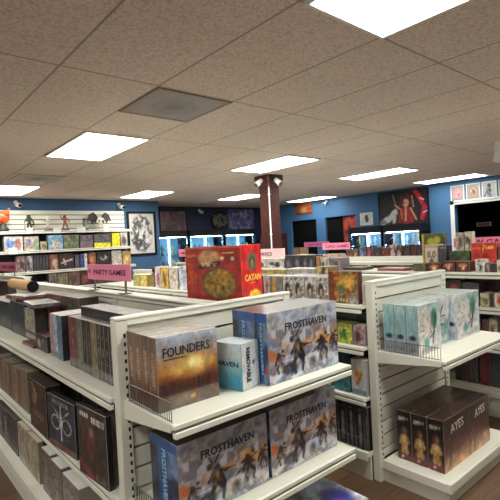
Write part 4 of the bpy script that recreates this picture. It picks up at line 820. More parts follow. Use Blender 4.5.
list(aisle_row(2.30, T2, [
    (362.5, 366.5, .13, 'small white box with brown picture next to the middle run corner post', a_cover([(206, 196, 184), (222, 216, 206)], 91, (120, 76, 60)), (190, 180, 170), (214, 208, 200), dict(d=.1)),
    (328.5, 358, .205, 'dark red and gold game box on the middle run top shelf', redgold, (80, 34, 26), (96, 48, 34), dict(d=.05, cell=.008)),
    (316.5, 328.5, .165, 'white boxed set with dark haired portrait, nearest of four beside the red and gold box', portrait(1), (196, 190, 180), (206, 206, 220), dict(d=.2, cat='boxed set', name='boxed_set')),
    (305, 316, .165, 'white boxed set with dark haired portrait, second of four from the red and gold box', portrait(2), (196, 190, 180), (206, 206, 220), dict(d=.2, cat='boxed set', name='boxed_set')),
    (294, 304.5, .165, 'white boxed set with dark haired portrait, third of four from the red and gold box', portrait(3), (196, 190, 180), (206, 206, 220), dict(d=.2, cat='boxed set', name='boxed_set')),
    (283, 293.5, .165, 'white boxed set with dark haired portrait, farthest of four from the red and gold box', portrait(4), (196, 190, 180), (206, 206, 220), dict(d=.2, cat='boxed set', name='boxed_set')),
    (271, 282, .16, 'yellow and grey blue book left of the white boxed sets', lambda U, V: over(over(a_mix([(206, 170, 80), (190, 150, 60), (222, 200, 130)], 92, 4)(U, V), (U > .4)*.8, (120, 126, 150)), (U < .08)*1., (190, 70, 50)), (170, 160, 140), (206, 200, 180), dict(d=.15, cat='book', name='book')),
    (263.5, 270, .16, 'pale pink and white book two places left of the white boxed sets', a_cover([(206, 180, 176), (226, 216, 206)], 93, (150, 90, 90)), (200, 190, 180), (214, 208, 200), dict(d=.15, cat='book', name='book')),
    (251, 262.5, .16, 'black box just right of the large red island box', (34, 32, 36), (30, 30, 34), (60, 58, 58), dict(d=.15)),
    (236, 249, .17, 'dark box mostly hidden behind the large red island box', (46, 40, 44), (40, 36, 40), (70, 66, 66), dict(d=.15)),
    (214, 232, .19, 'brown box hidden behind the large red island box', (110, 80, 60), (90, 70, 54), (120, 100, 80), dict(d=.15)),
    (179, 190, .23, 'pale blue tall box left of the large red island box', a_mix([(176, 190, 206), (206, 212, 220), (140, 160, 186)], 94, 5, .5), (150, 160, 176), (206, 206, 210), dict(d=.12)),
    (169, 178, .21, 'white box with orange speckles beside the pale blue tall box', a_mix([(206, 200, 190), (222, 216, 206), (196, 140, 96)], 95, 5), (186, 180, 170), (214, 208, 200), dict(d=.15)),
    (161, 168.5, .21, 'golden yellow box in the cluster left of the red island box', a_cover([(206, 170, 70), (226, 196, 104), (176, 130, 50)], 96, (120, 80, 50)), (176, 140, 70), (206, 180, 110), dict(d=.15)),
    (155, 160.5, .22, 'white and pink box right of the black topped figurine', a_cover([(206, 180, 184), (222, 212, 210)], 97, (150, 80, 90)), (190, 180, 180), (214, 206, 204), dict(d=.15)),
    (140, 147, .13, 'yellow box left of the black topped figurine', a_mix([(206, 176, 80), (226, 206, 130), (150, 130, 70)], 98, 5), (170, 140, 70), (206, 186, 120), dict(d=.15)),
    (133, 139.5, .13, 'pale yellow green box farthest left in the yellow cluster', a_mix([(196, 190, 110), (176, 160, 80), (214, 206, 150)], 99, 5), (170, 150, 80), (206, 196, 140), dict(d=.15))], cell=.011))
y = 4.335; t = empty('figurine', (2.36, y, T2+FILL)); m = MB(); figure(m, 0, 0, 0, .21, random.Random(5)); obj('body', m, FIGC[2], t); m = MB(); m.lathe([(.03, .205), (.042, .19), (.04, .16), (.02, .15)], (0, 0, 0), 12); obj('hair', m, BLACK, t)
tag(t, 'grey figurine with black hair standing left of the golden yellow box', 'figurine')
list(aisle_row(2.52, T2, [
    (316.5, 328.5, .215, 'yellow black box peeking over the nearest white boxed set', a_cover([(206, 176, 76), (222, 200, 120), (40, 36, 36)], 101, (34, 30, 34)), (120, 100, 60), (190, 170, 110), dict(d=.13)),
    (287, 315.5, .20, 'wide white box peeking over the row of white boxed sets', a_spine((214, 212, 204), 102, (120, 120, 130), None, True, .15, .9), (200, 198, 190), (222, 220, 214), dict(d=.13)),
    (256, 285, .19, 'cream and yellow box peeking over the yellow book', a_mix([(206, 196, 160), (220, 190, 100), (214, 208, 190)], 103, 4, 2), (190, 180, 150), (214, 206, 186), dict(d=.13))]))
list(aisle_row(2.30, .82, [
    (353, 369, .125, 'white comic box with dark red drawings on the middle run second shelf', a_cover([(206, 190, 190), (150, 110, 116), (222, 214, 210)], 104, (70, 40, 50), None, f=6), (150, 130, 130), (196, 186, 184), dict(d=.08)),
    (337.5, 352.5, .13, 'lime green box with a dark splash on the middle run second shelf', a_cover([(176, 190, 66), (200, 206, 90), (150, 170, 60)], 105, (60, 110, 60), None), (130, 140, 60), (180, 186, 90), dict(d=.08)),
    (318, 337, .13, 'grey box left of the lime green box on the second shelf', (110, 108, 106), (100, 98, 96), (140, 138, 134), dict(d=.08))], cell=.01))
list(aisle_row(2.43, .82, [
    (350, 369, .185, 'dark green black box behind the white comic box', a_mix([(26, 34, 32), (44, 60, 54), (30, 30, 32)], 106, 4), (34, 36, 36), (50, 54, 52), dict(d=.18)),
    (333, 349.5, .195, 'black green box behind the lime green box', a_mix([(28, 32, 30), (40, 56, 44), (24, 24, 26)], 107, 4), (34, 36, 36), (50, 54, 52), dict(d=.18))]))
def petals(U, V):
    c = a_mix([(186, 190, 196), (206, 206, 206), (170, 178, 190)], 108, 3)(U, V)
    for x, y, q in ((.35, .62, .16), (.55, .5, .15), (.42, .38, .13), (.68, .62, .11)): c = over(c, blob(U, V, x, y, q, q*.8, .4), (206, 150, 76)); c = over(c, blob(U, V, x+.03, y-.03, q*.4, q*.35, .4), (110, 50, 40))
    return over(c, band(V, 0, .16), (120, 146, 166))
list(aisle_row(2.29, .51, [
    (351, 373.5, .225, 'white box with golden petals on the middle run third shelf', petals, (160, 160, 166), (196, 196, 196), dict(d=.08, amt=.15)),
    (331, 350, .14, 'teal box with dark marks left of the golden petal box', a_mix([(40, 110, 116), (66, 140, 140), (30, 80, 90)], 109, 4), (40, 90, 96), (70, 120, 124), dict(d=.1))], cell=.01))
list(aisle_row(2.46, .51, [(332, 350, .26, 'dark teal box in the back row above the teal box', (30, 56, 60), (30, 46, 50), (50, 66, 70), dict(d=.15)), (350.5, 372, .27, 'black box in the back row behind the golden petal box', (40, 40, 44), (36, 36, 40), (56, 56, 58), dict(d=.15))]))
def shades(s):
    def g(U, V): return over(over(over(a_mix([(24, 26, 30), (40, 44, 50), (20, 20, 24)], s, 4)(U, V), blob(U, V, .5, .4, .22, .34, .3), (130, 138, 146)), blob(U, V, .5, .72, .12, .1, .3), (156, 160, 164)), letters(U, V, .15, .85, .88, .95, 4, s)*.7, (150, 156, 160))
    return g
list(aisle_row(2.29, .175, [(a, b, .27, 'black box with grey standing shape, low on the middle run, %s from the post' % n, shades(110+i), (30, 30, 34), (96, 98, 100), dict(d=.2)) for i, (a, b, n) in enumerate(((365, 375.5, 'first'), (356, 364.5, 'second'), (347.5, 355.5, 'third'), (339, 347, 'fourth'), (330, 338.5, 'fifth')))], cell=.012))
fence(next(o for o in bpy.data.objects if o.name.startswith('base_deck') and o.parent and 'long middle white' in o.parent.get('label', '')), (2.275-2.75, .02, 0), (2.275-2.75, .35, 0), .177, .075, 10)

# ------------------------------------------------------------------ right hand run
ZT = 1.155
def cap(s):
    def g(U, V): return over(over(a_mix([(70, 26, 26), (110, 40, 34), (50, 22, 24)], s, 4)(U, V), blob(U, V, .5, .62, .34, .22, .2), (206, 140, 90)), blob(U, V, .5, .35, .14, .2, .3), (222, 190, 140))
    return g
def maskface(U, V):
    c = a_mix([(214, 206, 190), (226, 220, 206)], 120, 3)(U, V)
    for x in (.3, .72): c = over(c, blob(U, V, x, .62, .13, .13, .15), (96, 84, 66)); c = over(c, blob(U, V, x, .62, .06, .08, .2), (200, 190, 150))
    c = over(c, blob(U, V, .52, .5, .06, .04), (40, 36, 36)); c = over(c, blob(U, V, .5, .2, .2, .24, .15), (54, 44, 44)); c = over(c, blob(U, V, .5, .2, .09, .2, .2), (190, 110, 100))
    return over(c, band(V, .86, 1.0), (206, 176, 150))
def redbox(U, V):
    c = a_mix([(150, 24, 26), (206, 40, 36), (226, 56, 44), (120, 20, 24)], 121, 4)(U, V); c = over(c, (np.abs(V-.3-.25*np.abs(U-.5)) < .03)*.5, (240, 120, 96)); c = over(c, letters(U, V, .06, .38, .76, .86, 4, 1)*.6, (250, 150, 130))
    c = over(c, seg(U, V, .46, .66, .52, .92, .02), (250, 210, 100)); c = over(c, letters(U, V, .56, .92, .78, .88, 4, 5), (250, 190, 80)); c = over(c, (U < .07)*.7, (206, 120, 60)); return over(c, letters(U, V, .15, .9, .05, .1, 9, 4)*.6, (246, 170, 140))
def limes(U, V):
    c = a_mix([(96, 104, 40), (60, 66, 36), (130, 120, 50)], 122, 3)(U, V)
    for x, y in ((.38, .78), (.66, .82), (.5, .66)): c = over(c, blob(U, V, x, y, .15, .1, .3), (190, 196, 60))
    return over(c, (U < .12)*1., (206, 176, 96))
list(aisle_row(3.80, ZT, [
    (413, 426, .07, 'low green game box at the far end of the mushroom box row', a_mix([(60, 76, 46), (110, 110, 70), (46, 50, 40)], 123, 5, 2), (60, 60, 44), (96, 92, 66), dict(d=.12)),
    (427, 441, .075, 'low dark red box with tan caps, left of the near upright on the right run', cap(124), (70, 30, 30), (96, 44, 40), dict(d=.12)),
    (442, 455, .09, 'low dark red box with a tan mushroom cap, middle of three', cap(125), (70, 30, 30), (96, 44, 40), dict(d=.12)),
    (456, 470, .09, 'low dark red box with a tan mushroom cap, right of the middle one', cap(126), (70, 30, 30), (96, 44, 40), dict(d=.12)),
    (475, 485, .105, 'small white card box in front of the glossy red box', a_cover([(206, 200, 190), (226, 222, 214)], 127, (60, 54, 54), (90, 84, 84)), (190, 184, 176), (214, 208, 200), dict(d=.08)),
    (486, 490, .08, 'small grey card box right of the small white card box', a_cover([(120, 110, 106), (90, 70, 66)], 128, (190, 180, 170)), (100, 90, 86), (130, 120, 116), dict(d=.08)),
    (496.5, 504, .10, 'small cream box at the right edge on the red box shelf', a_cover([(200, 190, 176), (214, 206, 190)], 129, (90, 70, 60)), (180, 170, 160), (206, 200, 190), dict(d=.08)),
    (491, 496, .07, 'small dark box between the grey and cream card boxes', (50, 36, 36), (46, 34, 34), (70, 50, 50), dict(d=.08)),
    (377, 404, .025, 'red box lying low on the right run top shelf over the middle run', a_mix([(150, 70, 66), (190, 120, 110), (110, 40, 40)], 130, 4, 4), (130, 60, 56), a_mix([(150, 60, 60), (196, 130, 120)], 131, 3), dict(d=.2)),
    (343, 362, .03, 'dark brown box lying low on the right run top shelf', (70, 60, 50), (66, 56, 48), (96, 86, 74), dict(d=.2))], cell=.012))
list(aisle_row(3.96, ZT, [
    (425, 438, .235, 'white box with a big eyed mask face on the right run', maskface, (200, 190, 176), (206, 190, 170), dict(d=.12, amt=.08)),
    (438.5, 446.5, .225, 'dark grey box with pale spines right of the mask face box', a_spines(3, [(56, 50, 60), (90, 84, 96), (44, 40, 46)], 132, (170, 160, 160)), (50, 46, 52), (80, 76, 80), dict(d=.12)),
    (449, 470, .17, 'dark green game box standing below the white books under the pink sign', a_mix([(36, 50, 40), (60, 86, 56), (96, 130, 60), (40, 40, 44)], 133, 3, 1.5), (40, 50, 40), (60, 70, 56), dict(d=.12)),
    (471, 497, .235, 'glossy bright red game box under the pink sign', redbox, (150, 30, 30), (190, 60, 56), dict(d=.12, m=WRAP, cell=.008, amt=.2)),
    (498, 510, .2, 'brown box right of the glossy red box, cut by the photo edge', (120, 70, 50), (100, 60, 44), (130, 90, 70), dict(d=.12))], cell=.009))
list(aisle_row(4.10, ZT, [
    (422, 446, .335, 'tall green yellow box with lime shapes behind the mask face box', limes, (70, 76, 40), (120, 116, 60), dict(d=.035, m=WRAP, amt=.2))], cell=.014))
list(aisle_row(3.97, 1.3262, [
    (456, 464, .16, 'white book left of its twin above the dark green game box', a_cover([(190, 180, 160), (214, 206, 190)], 134, (90, 84, 70)), (180, 170, 150), (206, 200, 184), dict(d=.06, cat='book', name='book')),
    (464.5, 472.5, .165, 'white book with grey picture above the dark green game box', a_cover([(196, 186, 166), (216, 210, 196)], 135, (70, 66, 60)), (180, 170, 150), (206, 200, 184), dict(d=.06, cat='book', name='book'))], cell=.012))
DM = ((285, 292.5), (293, 300), (300.5, 307.5), (308, 315))
list(aisle_row(3.80, ZT, [(a, b, .165, 'dark comic volume on the far top shelf over the white boxed sets, %s from left' % n, a_cover([(44, 40, 50), (70, 66, 84), (34, 32, 38)], 136+i, (130, 126, 140)), (46, 44, 50), (110, 106, 104), dict(d=.15, cat='book', name='book')) for i, ((a, b), n) in enumerate(zip(DM, ('first', 'second', 'third', 'fourth')))] + [
    (316, 320, .15, 'orange brown volume right of the dark comic volumes', (176, 120, 76), (150, 100, 70), (170, 140, 110), dict(d=.15, cat='book', name='book')),
    (320.5, 329, .14, 'white volume with brown letters right of the orange brown volume', a_cover([(206, 196, 180), (220, 210, 196)], 141, None, (110, 90, 80), (.3, .6)), (190, 180, 170), (210, 204, 194), dict(d=.15, cat='book', name='book')),
    (329.5, 341, .13, 'grey purple striped volume at the near end of the comic volumes', a_spine((150, 140, 150), 142, (86, 76, 90), None, True), (140, 130, 134), (200, 196, 190), dict(d=.15, cat='book', name='book')),
    (257, 266, .13, 'white volume with black print under the pale pink sign, left of pair', a_cover([(206, 200, 190), (222, 218, 210)], 143, (50, 46, 50)), (190, 186, 180), (210, 206, 200), dict(d=.15, cat='book', name='book')),
    (267, 284, .13, 'wide white volume with black print under the pale pink sign', a_cover([(206, 204, 196), (222, 218, 210)], 144, (40, 40, 44)), (190, 186, 180), (210, 206, 200), dict(d=.15, cat='book', name='book'))], cell=.015))
list(aisle_row(4.22, 1.2205, [
    (297, 311, .09, 'grey green box on the far rail above the dark comic volumes', a_mix([(150, 150, 136), (190, 186, 170), (90, 100, 84)], 145, 4, 2), (150, 146, 136), (190, 186, 176), dict(d=.09)),
    (311.5, 325, .085, 'white and red box on the far rail below the pink purple sign', a_mix([(206, 196, 186), (190, 120, 110), (220, 210, 200)], 146, 4, 2), (180, 170, 160), (206, 200, 190), dict(d=.09)),
    (325.5, 341, .09, 'pale green and orange box on the far rail, nearest of three', a_mix([(190, 196, 170), (206, 150, 96), (214, 210, 196)], 147, 4, 2), (180, 176, 160), (206, 204, 190), dict(d=.09))], cell=.02))
list(aisle_row(3.80, .875, [
    (447, 461, .205, 'dark figure box with a red cap shape on the right run second shelf', lambda U, V: over(over(a_mix([(44, 38, 40), (70, 60, 60)], 148, 4)(U, V), blob(U, V, .5, .68, .32, .2, .3), (150, 50, 54)), blob(U, V, .5, .36, .22, .2, .3), (196, 130, 86)), (44, 38, 40), (60, 54, 54), dict(d=.15)),
    (462, 479, .19, 'dark grey purple box between the red capped box and the cream boxes', a_mix([(56, 50, 60), (84, 76, 84), (40, 36, 42)], 149, 3), (44, 40, 44), (70, 64, 66), dict(d=.15)),
    (480, 489.5, .11, 'cream box with dark dots, left of the red dot box', a_cover([(196, 186, 150), (206, 200, 170)], 150, (100, 90, 60)), (170, 160, 130), (200, 192, 160), dict(d=.12)),
    (490, 493.5, .11, 'dark box slipped between the two cream boxes', (60, 50, 46), (56, 46, 44), (80, 70, 66), dict(d=.12)),
    (494, 506, .115, 'cream box with a red dot at the right edge', lambda U, V: over(a_mix([(196, 188, 160), (210, 204, 180)], 151, 3)(U, V), blob(U, V, .55, .5, .3, .3, .15), (190, 60, 56)), (170, 160, 140), (200, 192, 170), dict(d=.12))], cell=.012))
list(aisle_row(3.98, .875, [(480, 494, .24, 'dark red box behind the cream boxes on the second shelf', a_mix([(50, 34, 34), (96, 50, 46), (40, 30, 30)], 152, 3), (44, 32, 32), (70, 56, 54), dict(d=.15)), (494.5, 508, .24, 'dark brown box behind the red dot box', a_mix([(50, 38, 34), (80, 56, 46)], 153, 3), (44, 34, 32), (70, 58, 54), dict(d=.15))]))
list(aisle_row(3.80, .57, [
    (474, 481, .24, 'black box on the third shelf, right of the teal and white boxes', (40, 38, 40), (36, 34, 36), (56, 52, 52), dict(d=.15)),
    (482, 488.5, .2, 'dark red brown box on the third shelf beside the beige box', a_mix([(70, 44, 40), (100, 66, 56)], 154, 3), (56, 40, 38), (80, 66, 62), dict(d=.15)),
    (489, 498, .215, 'beige box on the third shelf near the right edge', a_cover([(176, 166, 140), (196, 186, 160)], 155, (110, 60, 56), None, foot=(110, 50, 50)), (150, 140, 120), (186, 178, 156), dict(d=.15)),
    (499, 508, .2, 'dark box on the third shelf at the right edge', (60, 52, 48), (50, 44, 42), (76, 70, 66), dict(d=.15))], cell=.014))
list(aisle_row(3.86, .21, [(a, b, h, lb, a_mix(p, s, 4), p[0], p[1], dict(d=.2)) for a, b, h, lb, p, s in (
    (454.5, 460.5, .30, 'navy black box on the right run base, first from the middle end post', [(36, 36, 46), (60, 56, 66), (30, 28, 34)], 156),
    (461, 466, .31, 'brown black box on the right run base, second from the middle end post', [(44, 38, 38), (90, 60, 52), (36, 32, 34)], 157),
    (466.5, 472, .30, 'black box with red top on the right run base, third from the post', [(40, 34, 36), (110, 46, 42), (50, 50, 56)], 158),
    (472.5, 478, .31, 'grey black box on the right run base, fourth from the post', [(50, 48, 52), (96, 90, 88), (36, 34, 36)], 159),
    (479.5, 491, .33, 'dark box with a broad red patch on the right run base', [(46, 34, 36), (150, 40, 44), (60, 60, 66)], 160),
    (491.5, 506, .33, 'dark green grey box on the right run base at the right edge', [(40, 50, 52), (66, 76, 76), (34, 38, 40)], 161))], cell=.014))
# boxes along the far run
FR = (((346, 352), .15, [(70, 50, 40), (150, 90, 60)], 'brown'), ((352.5, 358), .16, [(60, 50, 56), (190, 130, 70)], 'orange speckled'), ((358.5, 366), .19, [(60, 64, 84), (150, 156, 190)], 'violet grey'), ((366.5, 373), .2, [(60, 40, 44), (176, 90, 100)], 'pink brown'),
      ((373.5, 381), .18, [(36, 36, 42), (84, 84, 96)], 'black'), ((381.5, 388), .17, [(90, 34, 34), (150, 60, 56)], 'deep red'), ((388.5, 395), .2, [(110, 50, 46), (206, 190, 184)], 'red and white'), ((395.5, 402), .2, [(80, 40, 44), (200, 196, 196)], 'white topped'),
      ((402.5, 409), .19, [(40, 36, 40), (90, 60, 60)], 'charcoal'), ((409.5, 416), .2, [(50, 30, 34), (120, 56, 54)], 'maroon'), ((416.5, 424), .19, [(40, 30, 36), (90, 50, 56)], 'dark plum'))
list(aisle_row(5.42, 1.1405, [(a, b, h+.02, '%s figure box on the far run in front of the lit cabinets' % n, a_cover([p[0], p[0], p[1]], 170+i, p[1], None), p[0], p[1], dict(d=.11, cat='figure box', name='figure_box')) for i, ((a, b), h, p, n) in enumerate(FR)], cell=.02))
m = MB(); m.box(5.262, 5.277, 2.3, 6.3, 1.05, 1.222, bev=.003); tag(obj('header_board', m, WHITE2), 'long plain cream header board along the top of the far run', 'board')
y0 = Yat(310, 6.9, 1.2)
for i, (px0, px1, c, n) in enumerate(((300, 306, (150, 110, 80), 'tan'), (293, 299, (120, 90, 66), 'brown'))):
    list(aisle_row(6.9, 1.1405, [(px0, px1, .2, '%s cardboard box on the farthest run before the first dark doorway' % n, c, c, c, dict(d=.08, cat='cardboard box', name='cardboard_box'))]))

t = empty('tall_cabinet', (8.78, 9.25, 0), -PI/2); MAR = mat('maroon_wood', (74, 30, 36), .5, var=.15)
m = MB(); m.box(-.34, .34, -.2, .2, .02, 1.72, bev=.006); obj('body', m, MAR, t)
for q in (-1, 1):
    m = MB(); m.box(q*.17-.16, q*.17+.16, -.218, -.201, .08, 1.68, bev=.004); d = obj('door', m, MAR, t); m = MB(); m.tube((q*.04, -.219, .9), (q*.04, -.235, .9), .012, n=10); obj('knob', m, CHROME, d)
tag(t, 'tall dark maroon cabinet in the corner right of the brick pillar', 'cabinet')
# ------------------------------------------------------------------ pink signs on the runs
def sign(x, y0, y1, z0, z1, txt, label, base, m=PINK, ink=INK, tilt=0.0, icon=False, th=.34, tw=.8, off=None):
    yc = (y0+y1)/2; t = empty('aisle_sign', (x, yc, base)); w = y1-y0; zc = (z0+z1)/2-base; h = z1-z0
    k = MB(); k.box(-.004, .004, -w/2, w/2, zc-h/2, zc+h/2, bev=.0015); p = obj('panel', k, m, t)
    for q in (-1, 1):
        k = MB(); k.box(.005, .012, q*w*.36-.008, q*w*.36+.008, .006, zc+h*.2); k.box(-.03, .03, q*w*.36-.03, q*w*.36+.03, .0008, .006, bev=.001); obj('post', k, BLACK if not icon else CHROME, t)
    if txt: lettering(txt, w*tw, h*th, ink, p, (-.0048, -w*(.04 if off is None else off), zc), 'left', bold=.012)
    if icon:
        k = MB(); k.tube((-.0042, w*.44, zc+.005), (-.006, w*.44, zc+.005), h*.13, n=16); obj('icon', k, INKR, p)
    return tag(t, label, 'sign')
sign(1.2, 2.51, 3.185, 1.297, 1.40, 'PARTY GAMES', 'pink sign with black letters on the rail of the near white run', 1.2205, icon=True, tw=.74)
sign(1.5, 6.46, 7.42, 1.275, 1.40, 'CARD GAMES', 'pink sign with dark red letters at the left edge before the wall shelves', 1.2205, ink=INKR)
sign(4.2, 4.22, 4.86, 1.255, 1.40, 'TORRES', 'pale pink sign partly hidden by the large red island box, below the pillar', 1.2205, PALEP, tw=.55, off=-.16)
sign(4.2, 1.40, 1.98, 1.35, 1.435, 'NEW GAMES', 'pink sign with black letters above the glossy red box', 1.2205, th=.55)
sign(5.6, 4.23, 4.77, 1.32, 1.425, 'CARD GAMES', 'bright pink sign with red letters before the second dark doorway', 1.1655, ink=INKR, th=.42, tw=.84)
sign(7.05, 5.82, 6.50, 1.345, 1.445, 'GAMES', 'purple pink sign farther back, left of the bright pink one', 1.1655, mat('purple_pink_card', (196, 96, 150), .55), INKR)
sign(4.2, 6.2, 6.85, 1.315, 1.445, 'MODELS', 'pink sign left of the large red island box, before the lit cabinets', 1.2205, ink=INKR, th=.3)

# ------------------------------------------------------------------ boxes on the wall display
def two(c1, c2, s): return a_cover([c1, tuple(int(.7*x) for x in c1), c1], s, c2, None, f=3)
wall_row(8.42, 1.56, [
    (4, 23, .25, 'pastel box with blue and pink shapes, first from the left on the upper wall shelf', lambda U, V: over(over(a_mix([(190, 186, 190), (206, 200, 200)], 201, 3)(U, V), blob(U, V, .3, .5, .24, .26, .4), (96, 130, 190)), blob(U, V, .75, .5, .17, .4, .4), (176, 116, 110)), (150, 146, 150), (190, 186, 186)),
    (24, 39, .24, 'cream box with yellow corner beside the pastel box on the wall', lambda U, V: over(over(a_mix([(190, 180, 150), (206, 206, 200)], 202, 3)(U, V), blob(U, V, .3, .55, .24, .26, .4), (140, 120, 150)), blob(U, V, .8, .4, .2, .4, .4), (150, 170, 150)), (150, 146, 140), (190, 186, 170)),
    (40.5, 47, .15, 'small cream box in front of a dark gap on the upper wall shelf', a_cover([(170, 160, 120), (190, 180, 150)], 203, (110, 90, 60)), (140, 130, 100), (180, 170, 140)),
    (48, 63, .255, 'sky blue box with pale peak on the upper wall shelf', lambda U, V: over(a_mix([(80, 130, 170), (140, 176, 200), (110, 156, 190)], 204, 3)(U, V), blob(U, V, .5, .25, .3, .34, .4), (196, 176, 166)), (90, 120, 150), (150, 170, 190)),
    (63.5, 79, .25, 'olive green box right of the sky blue box on the wall', a_mix([(96, 110, 76), (150, 150, 110), (70, 84, 66), (130, 140, 130)], 205, 3, 2), (90, 96, 76), (130, 130, 110)),
    (80, 93, .24, 'brown violet box left of the yellow banded box on the wall', lambda U, V: over(a_mix([(84, 76, 76), (120, 100, 110), (70, 64, 66)], 206, 4)(U, V), (V < .45)*.5, (150, 120, 136)), (80, 72, 74), (110, 100, 100)),
    (94, 110.5, .25, 'dark grey box with a broad yellow lower band on the wall', lambda U, V: over(a_mix([(60, 56, 62), (96, 90, 96), (50, 46, 52)], 207, 4)(U, V), (V < .36)*1., (222, 214, 40)), (60, 56, 60), (96, 92, 94)),
    (112, 120, .265, 'bright yellow box near the end of the upper wall shelf', a_mix([(222, 216, 40), (206, 196, 30), (230, 226, 70)], 208, 3), (190, 184, 40), (222, 216, 80)),
    (120.5, 127.5, .27, 'pinkish grey box at the right end of the upper wall shelf', lambda U, V: over(a_mix([(176, 160, 156), (200, 186, 180)], 209, 3)(U, V), blob(U, V, .5, .4, .3, .3, .4), (80, 76, 76)), (130, 120, 120), (180, 170, 166))], d=.12)
DK = 'dark grey book in the tight row on the second wall shelf, '
wall_row(8.42, 1.195, [
    (17, 25, .28, 'pinkish white box at the left of the second wall shelf', a_cover([(190, 170, 166), (120, 90, 90), (206, 196, 190)], 211, (60, 44, 46)), (130, 110, 110), (180, 170, 166)),
    (25.5, 33, .27, 'pale grey and black box right of the pinkish white one', a_cover([(170, 166, 170), (96, 90, 96), (200, 196, 196)], 212, (44, 40, 46)), (110, 106, 110), (170, 166, 166))] + [
    (33.5+3.1*i, 36.4+3.1*i, .285-.008*(i % 3), DK+n+' from the left', a_spine((52+6*(i % 2), 54+6*(i % 2), 60), 213+i, (110, 110, 114), None), (50, 50, 56), (90, 88, 90), dict(cat='book', name='book')) for i, n in enumerate(('first', 'second', 'third', 'fourth', 'fifth'))] + [
    (49.5, 58.5, .275, 'brick red and cream box right of the dark grey book row', lambda U, V: over(a_cover([(110, 50, 44), (150, 84, 70), (90, 44, 42)], 220, (190, 170, 140))(U, V), (np.abs(U-.7) < .18)*(V < .7)*.8, (190, 176, 150)), (90, 50, 46), (130, 90, 80)),
    (59.5, 74, .28, 'black box with white splash of brush strokes on the wall', lambda U, V: over(a_mix([(34, 28, 32), (70, 34, 38), (44, 36, 40)], 221, 4)(U, V), np.maximum(seg(U, V, .15, .4, .85, .6, .06), seg(U, V, .3, .65, .4, .3, .06)), (200, 190, 186)), (40, 34, 38), (70, 60, 62)),
    (75, 79.5, .25, 'green purple book left of the blue book on the wall', a_spine((86, 76, 90), 222, (70, 120, 96)), (80, 70, 80), (120, 110, 116), dict(cat='book', name='book')),
    (80, 83.8, .24, 'deep blue book on the second wall shelf', a_spine((52, 60, 120), 223, (110, 116, 160)), (50, 56, 100), (100, 100, 130), dict(cat='book', name='book')),
    (84.2, 87.5, .26, 'white book right of the deep blue book on the wall', a_spine((206, 204, 200), 224, (150, 150, 150)), (190, 186, 184), (210, 206, 204), dict(cat='book', name='book')),
    (88.5, 96, .28, 'red brown box behind the left end of the large pink sign', a_cover([(110, 56, 44), (150, 90, 60), (70, 40, 40)], 225, (196, 130, 90)), (90, 50, 44), (120, 80, 70)),
    (97, 110.5, .27, 'black box with white flower shape behind the large pink sign', lambda U, V: over(a_flat((34, 32, 36), 226)(U, V), blob(U, V, .5, .62, .26, .2, .5)*(fbm(U, V, 6, 2) > .4), (200, 196, 186)), (36, 34, 38), (60, 58, 60)),
    (111.5, 122, .29, 'grey and cream box right of the black flower box', a_cover([(150, 144, 140), (190, 184, 170), (120, 114, 116)], 227, (206, 196, 180)), (130, 124, 120), (170, 164, 156)),
    (122.5, 131, .27, 'tan orange box at the right end of the second wall shelf', a_cover([(176, 130, 80), (200, 164, 110), (150, 104, 64)], 228, (206, 180, 120)), (150, 110, 70), (186, 150, 110))], d=.14)
wall_row(8.40, .87, [
    (32, 48, .13, 'flat grey green box on the lowest visible wall shelf', a_mix([(110, 110, 100), (140, 138, 126), (90, 90, 84)], 230, 3, 3), (100, 98, 92), (150, 146, 136)),
    (49, 57, .27, 'dull grey box second on the lowest visible wall shelf', a_cover([(110, 104, 100), (140, 132, 124)], 231, (80, 70, 66)), (96, 90, 86), (130, 124, 118)),
    (57.5, 68, .26, 'dull olive box on the lowest visible wall shelf', a_cover([(104, 104, 84), (130, 126, 104)], 232, (150, 130, 96)), (90, 88, 74), (126, 120, 106)),
    (68.5, 80, .27, 'dull maroon box left of the sign post on the lowest visible wall shelf', a_cover([(104, 76, 74), (130, 104, 100)], 233, (80, 60, 56)), (90, 70, 68), (126, 110, 104)),
    (80.5, 92, .26, 'dark red box behind the near sign post on the wall', a_cover([(96, 44, 48), (70, 36, 40)], 234, (140, 90, 80)), (80, 40, 42), (110, 80, 76)),
    (93, 108, .26, 'charcoal box under the large pink sign on the wall', a_cover([(60, 56, 58), (84, 76, 76)], 235, (120, 70, 70)), (56, 52, 54), (90, 84, 84)),
    (109, 124, .25, 'dark plum box right under the pink sign end on the wall', a_cover([(70, 54, 60), (96, 76, 80)], 236, (130, 100, 96)), (60, 50, 54), (96, 84, 86))], d=.16)
list(aisle_row(1.31, .95, [(-6, 2, .22, 'dark red box on the small left run at the left edge', (70, 34, 34), (64, 34, 34), (96, 70, 66), dict(d=.15)), (2.5, 8, .23, 'maroon box beside the dark red one at the left edge', (84, 44, 42), (76, 40, 40), (104, 80, 74), dict(d=.15)), (8.5, 9.5, .2, 'charcoal box at the end of the small left run', (50, 44, 44), (46, 42, 42), (84, 78, 76), dict(d=.15))]))

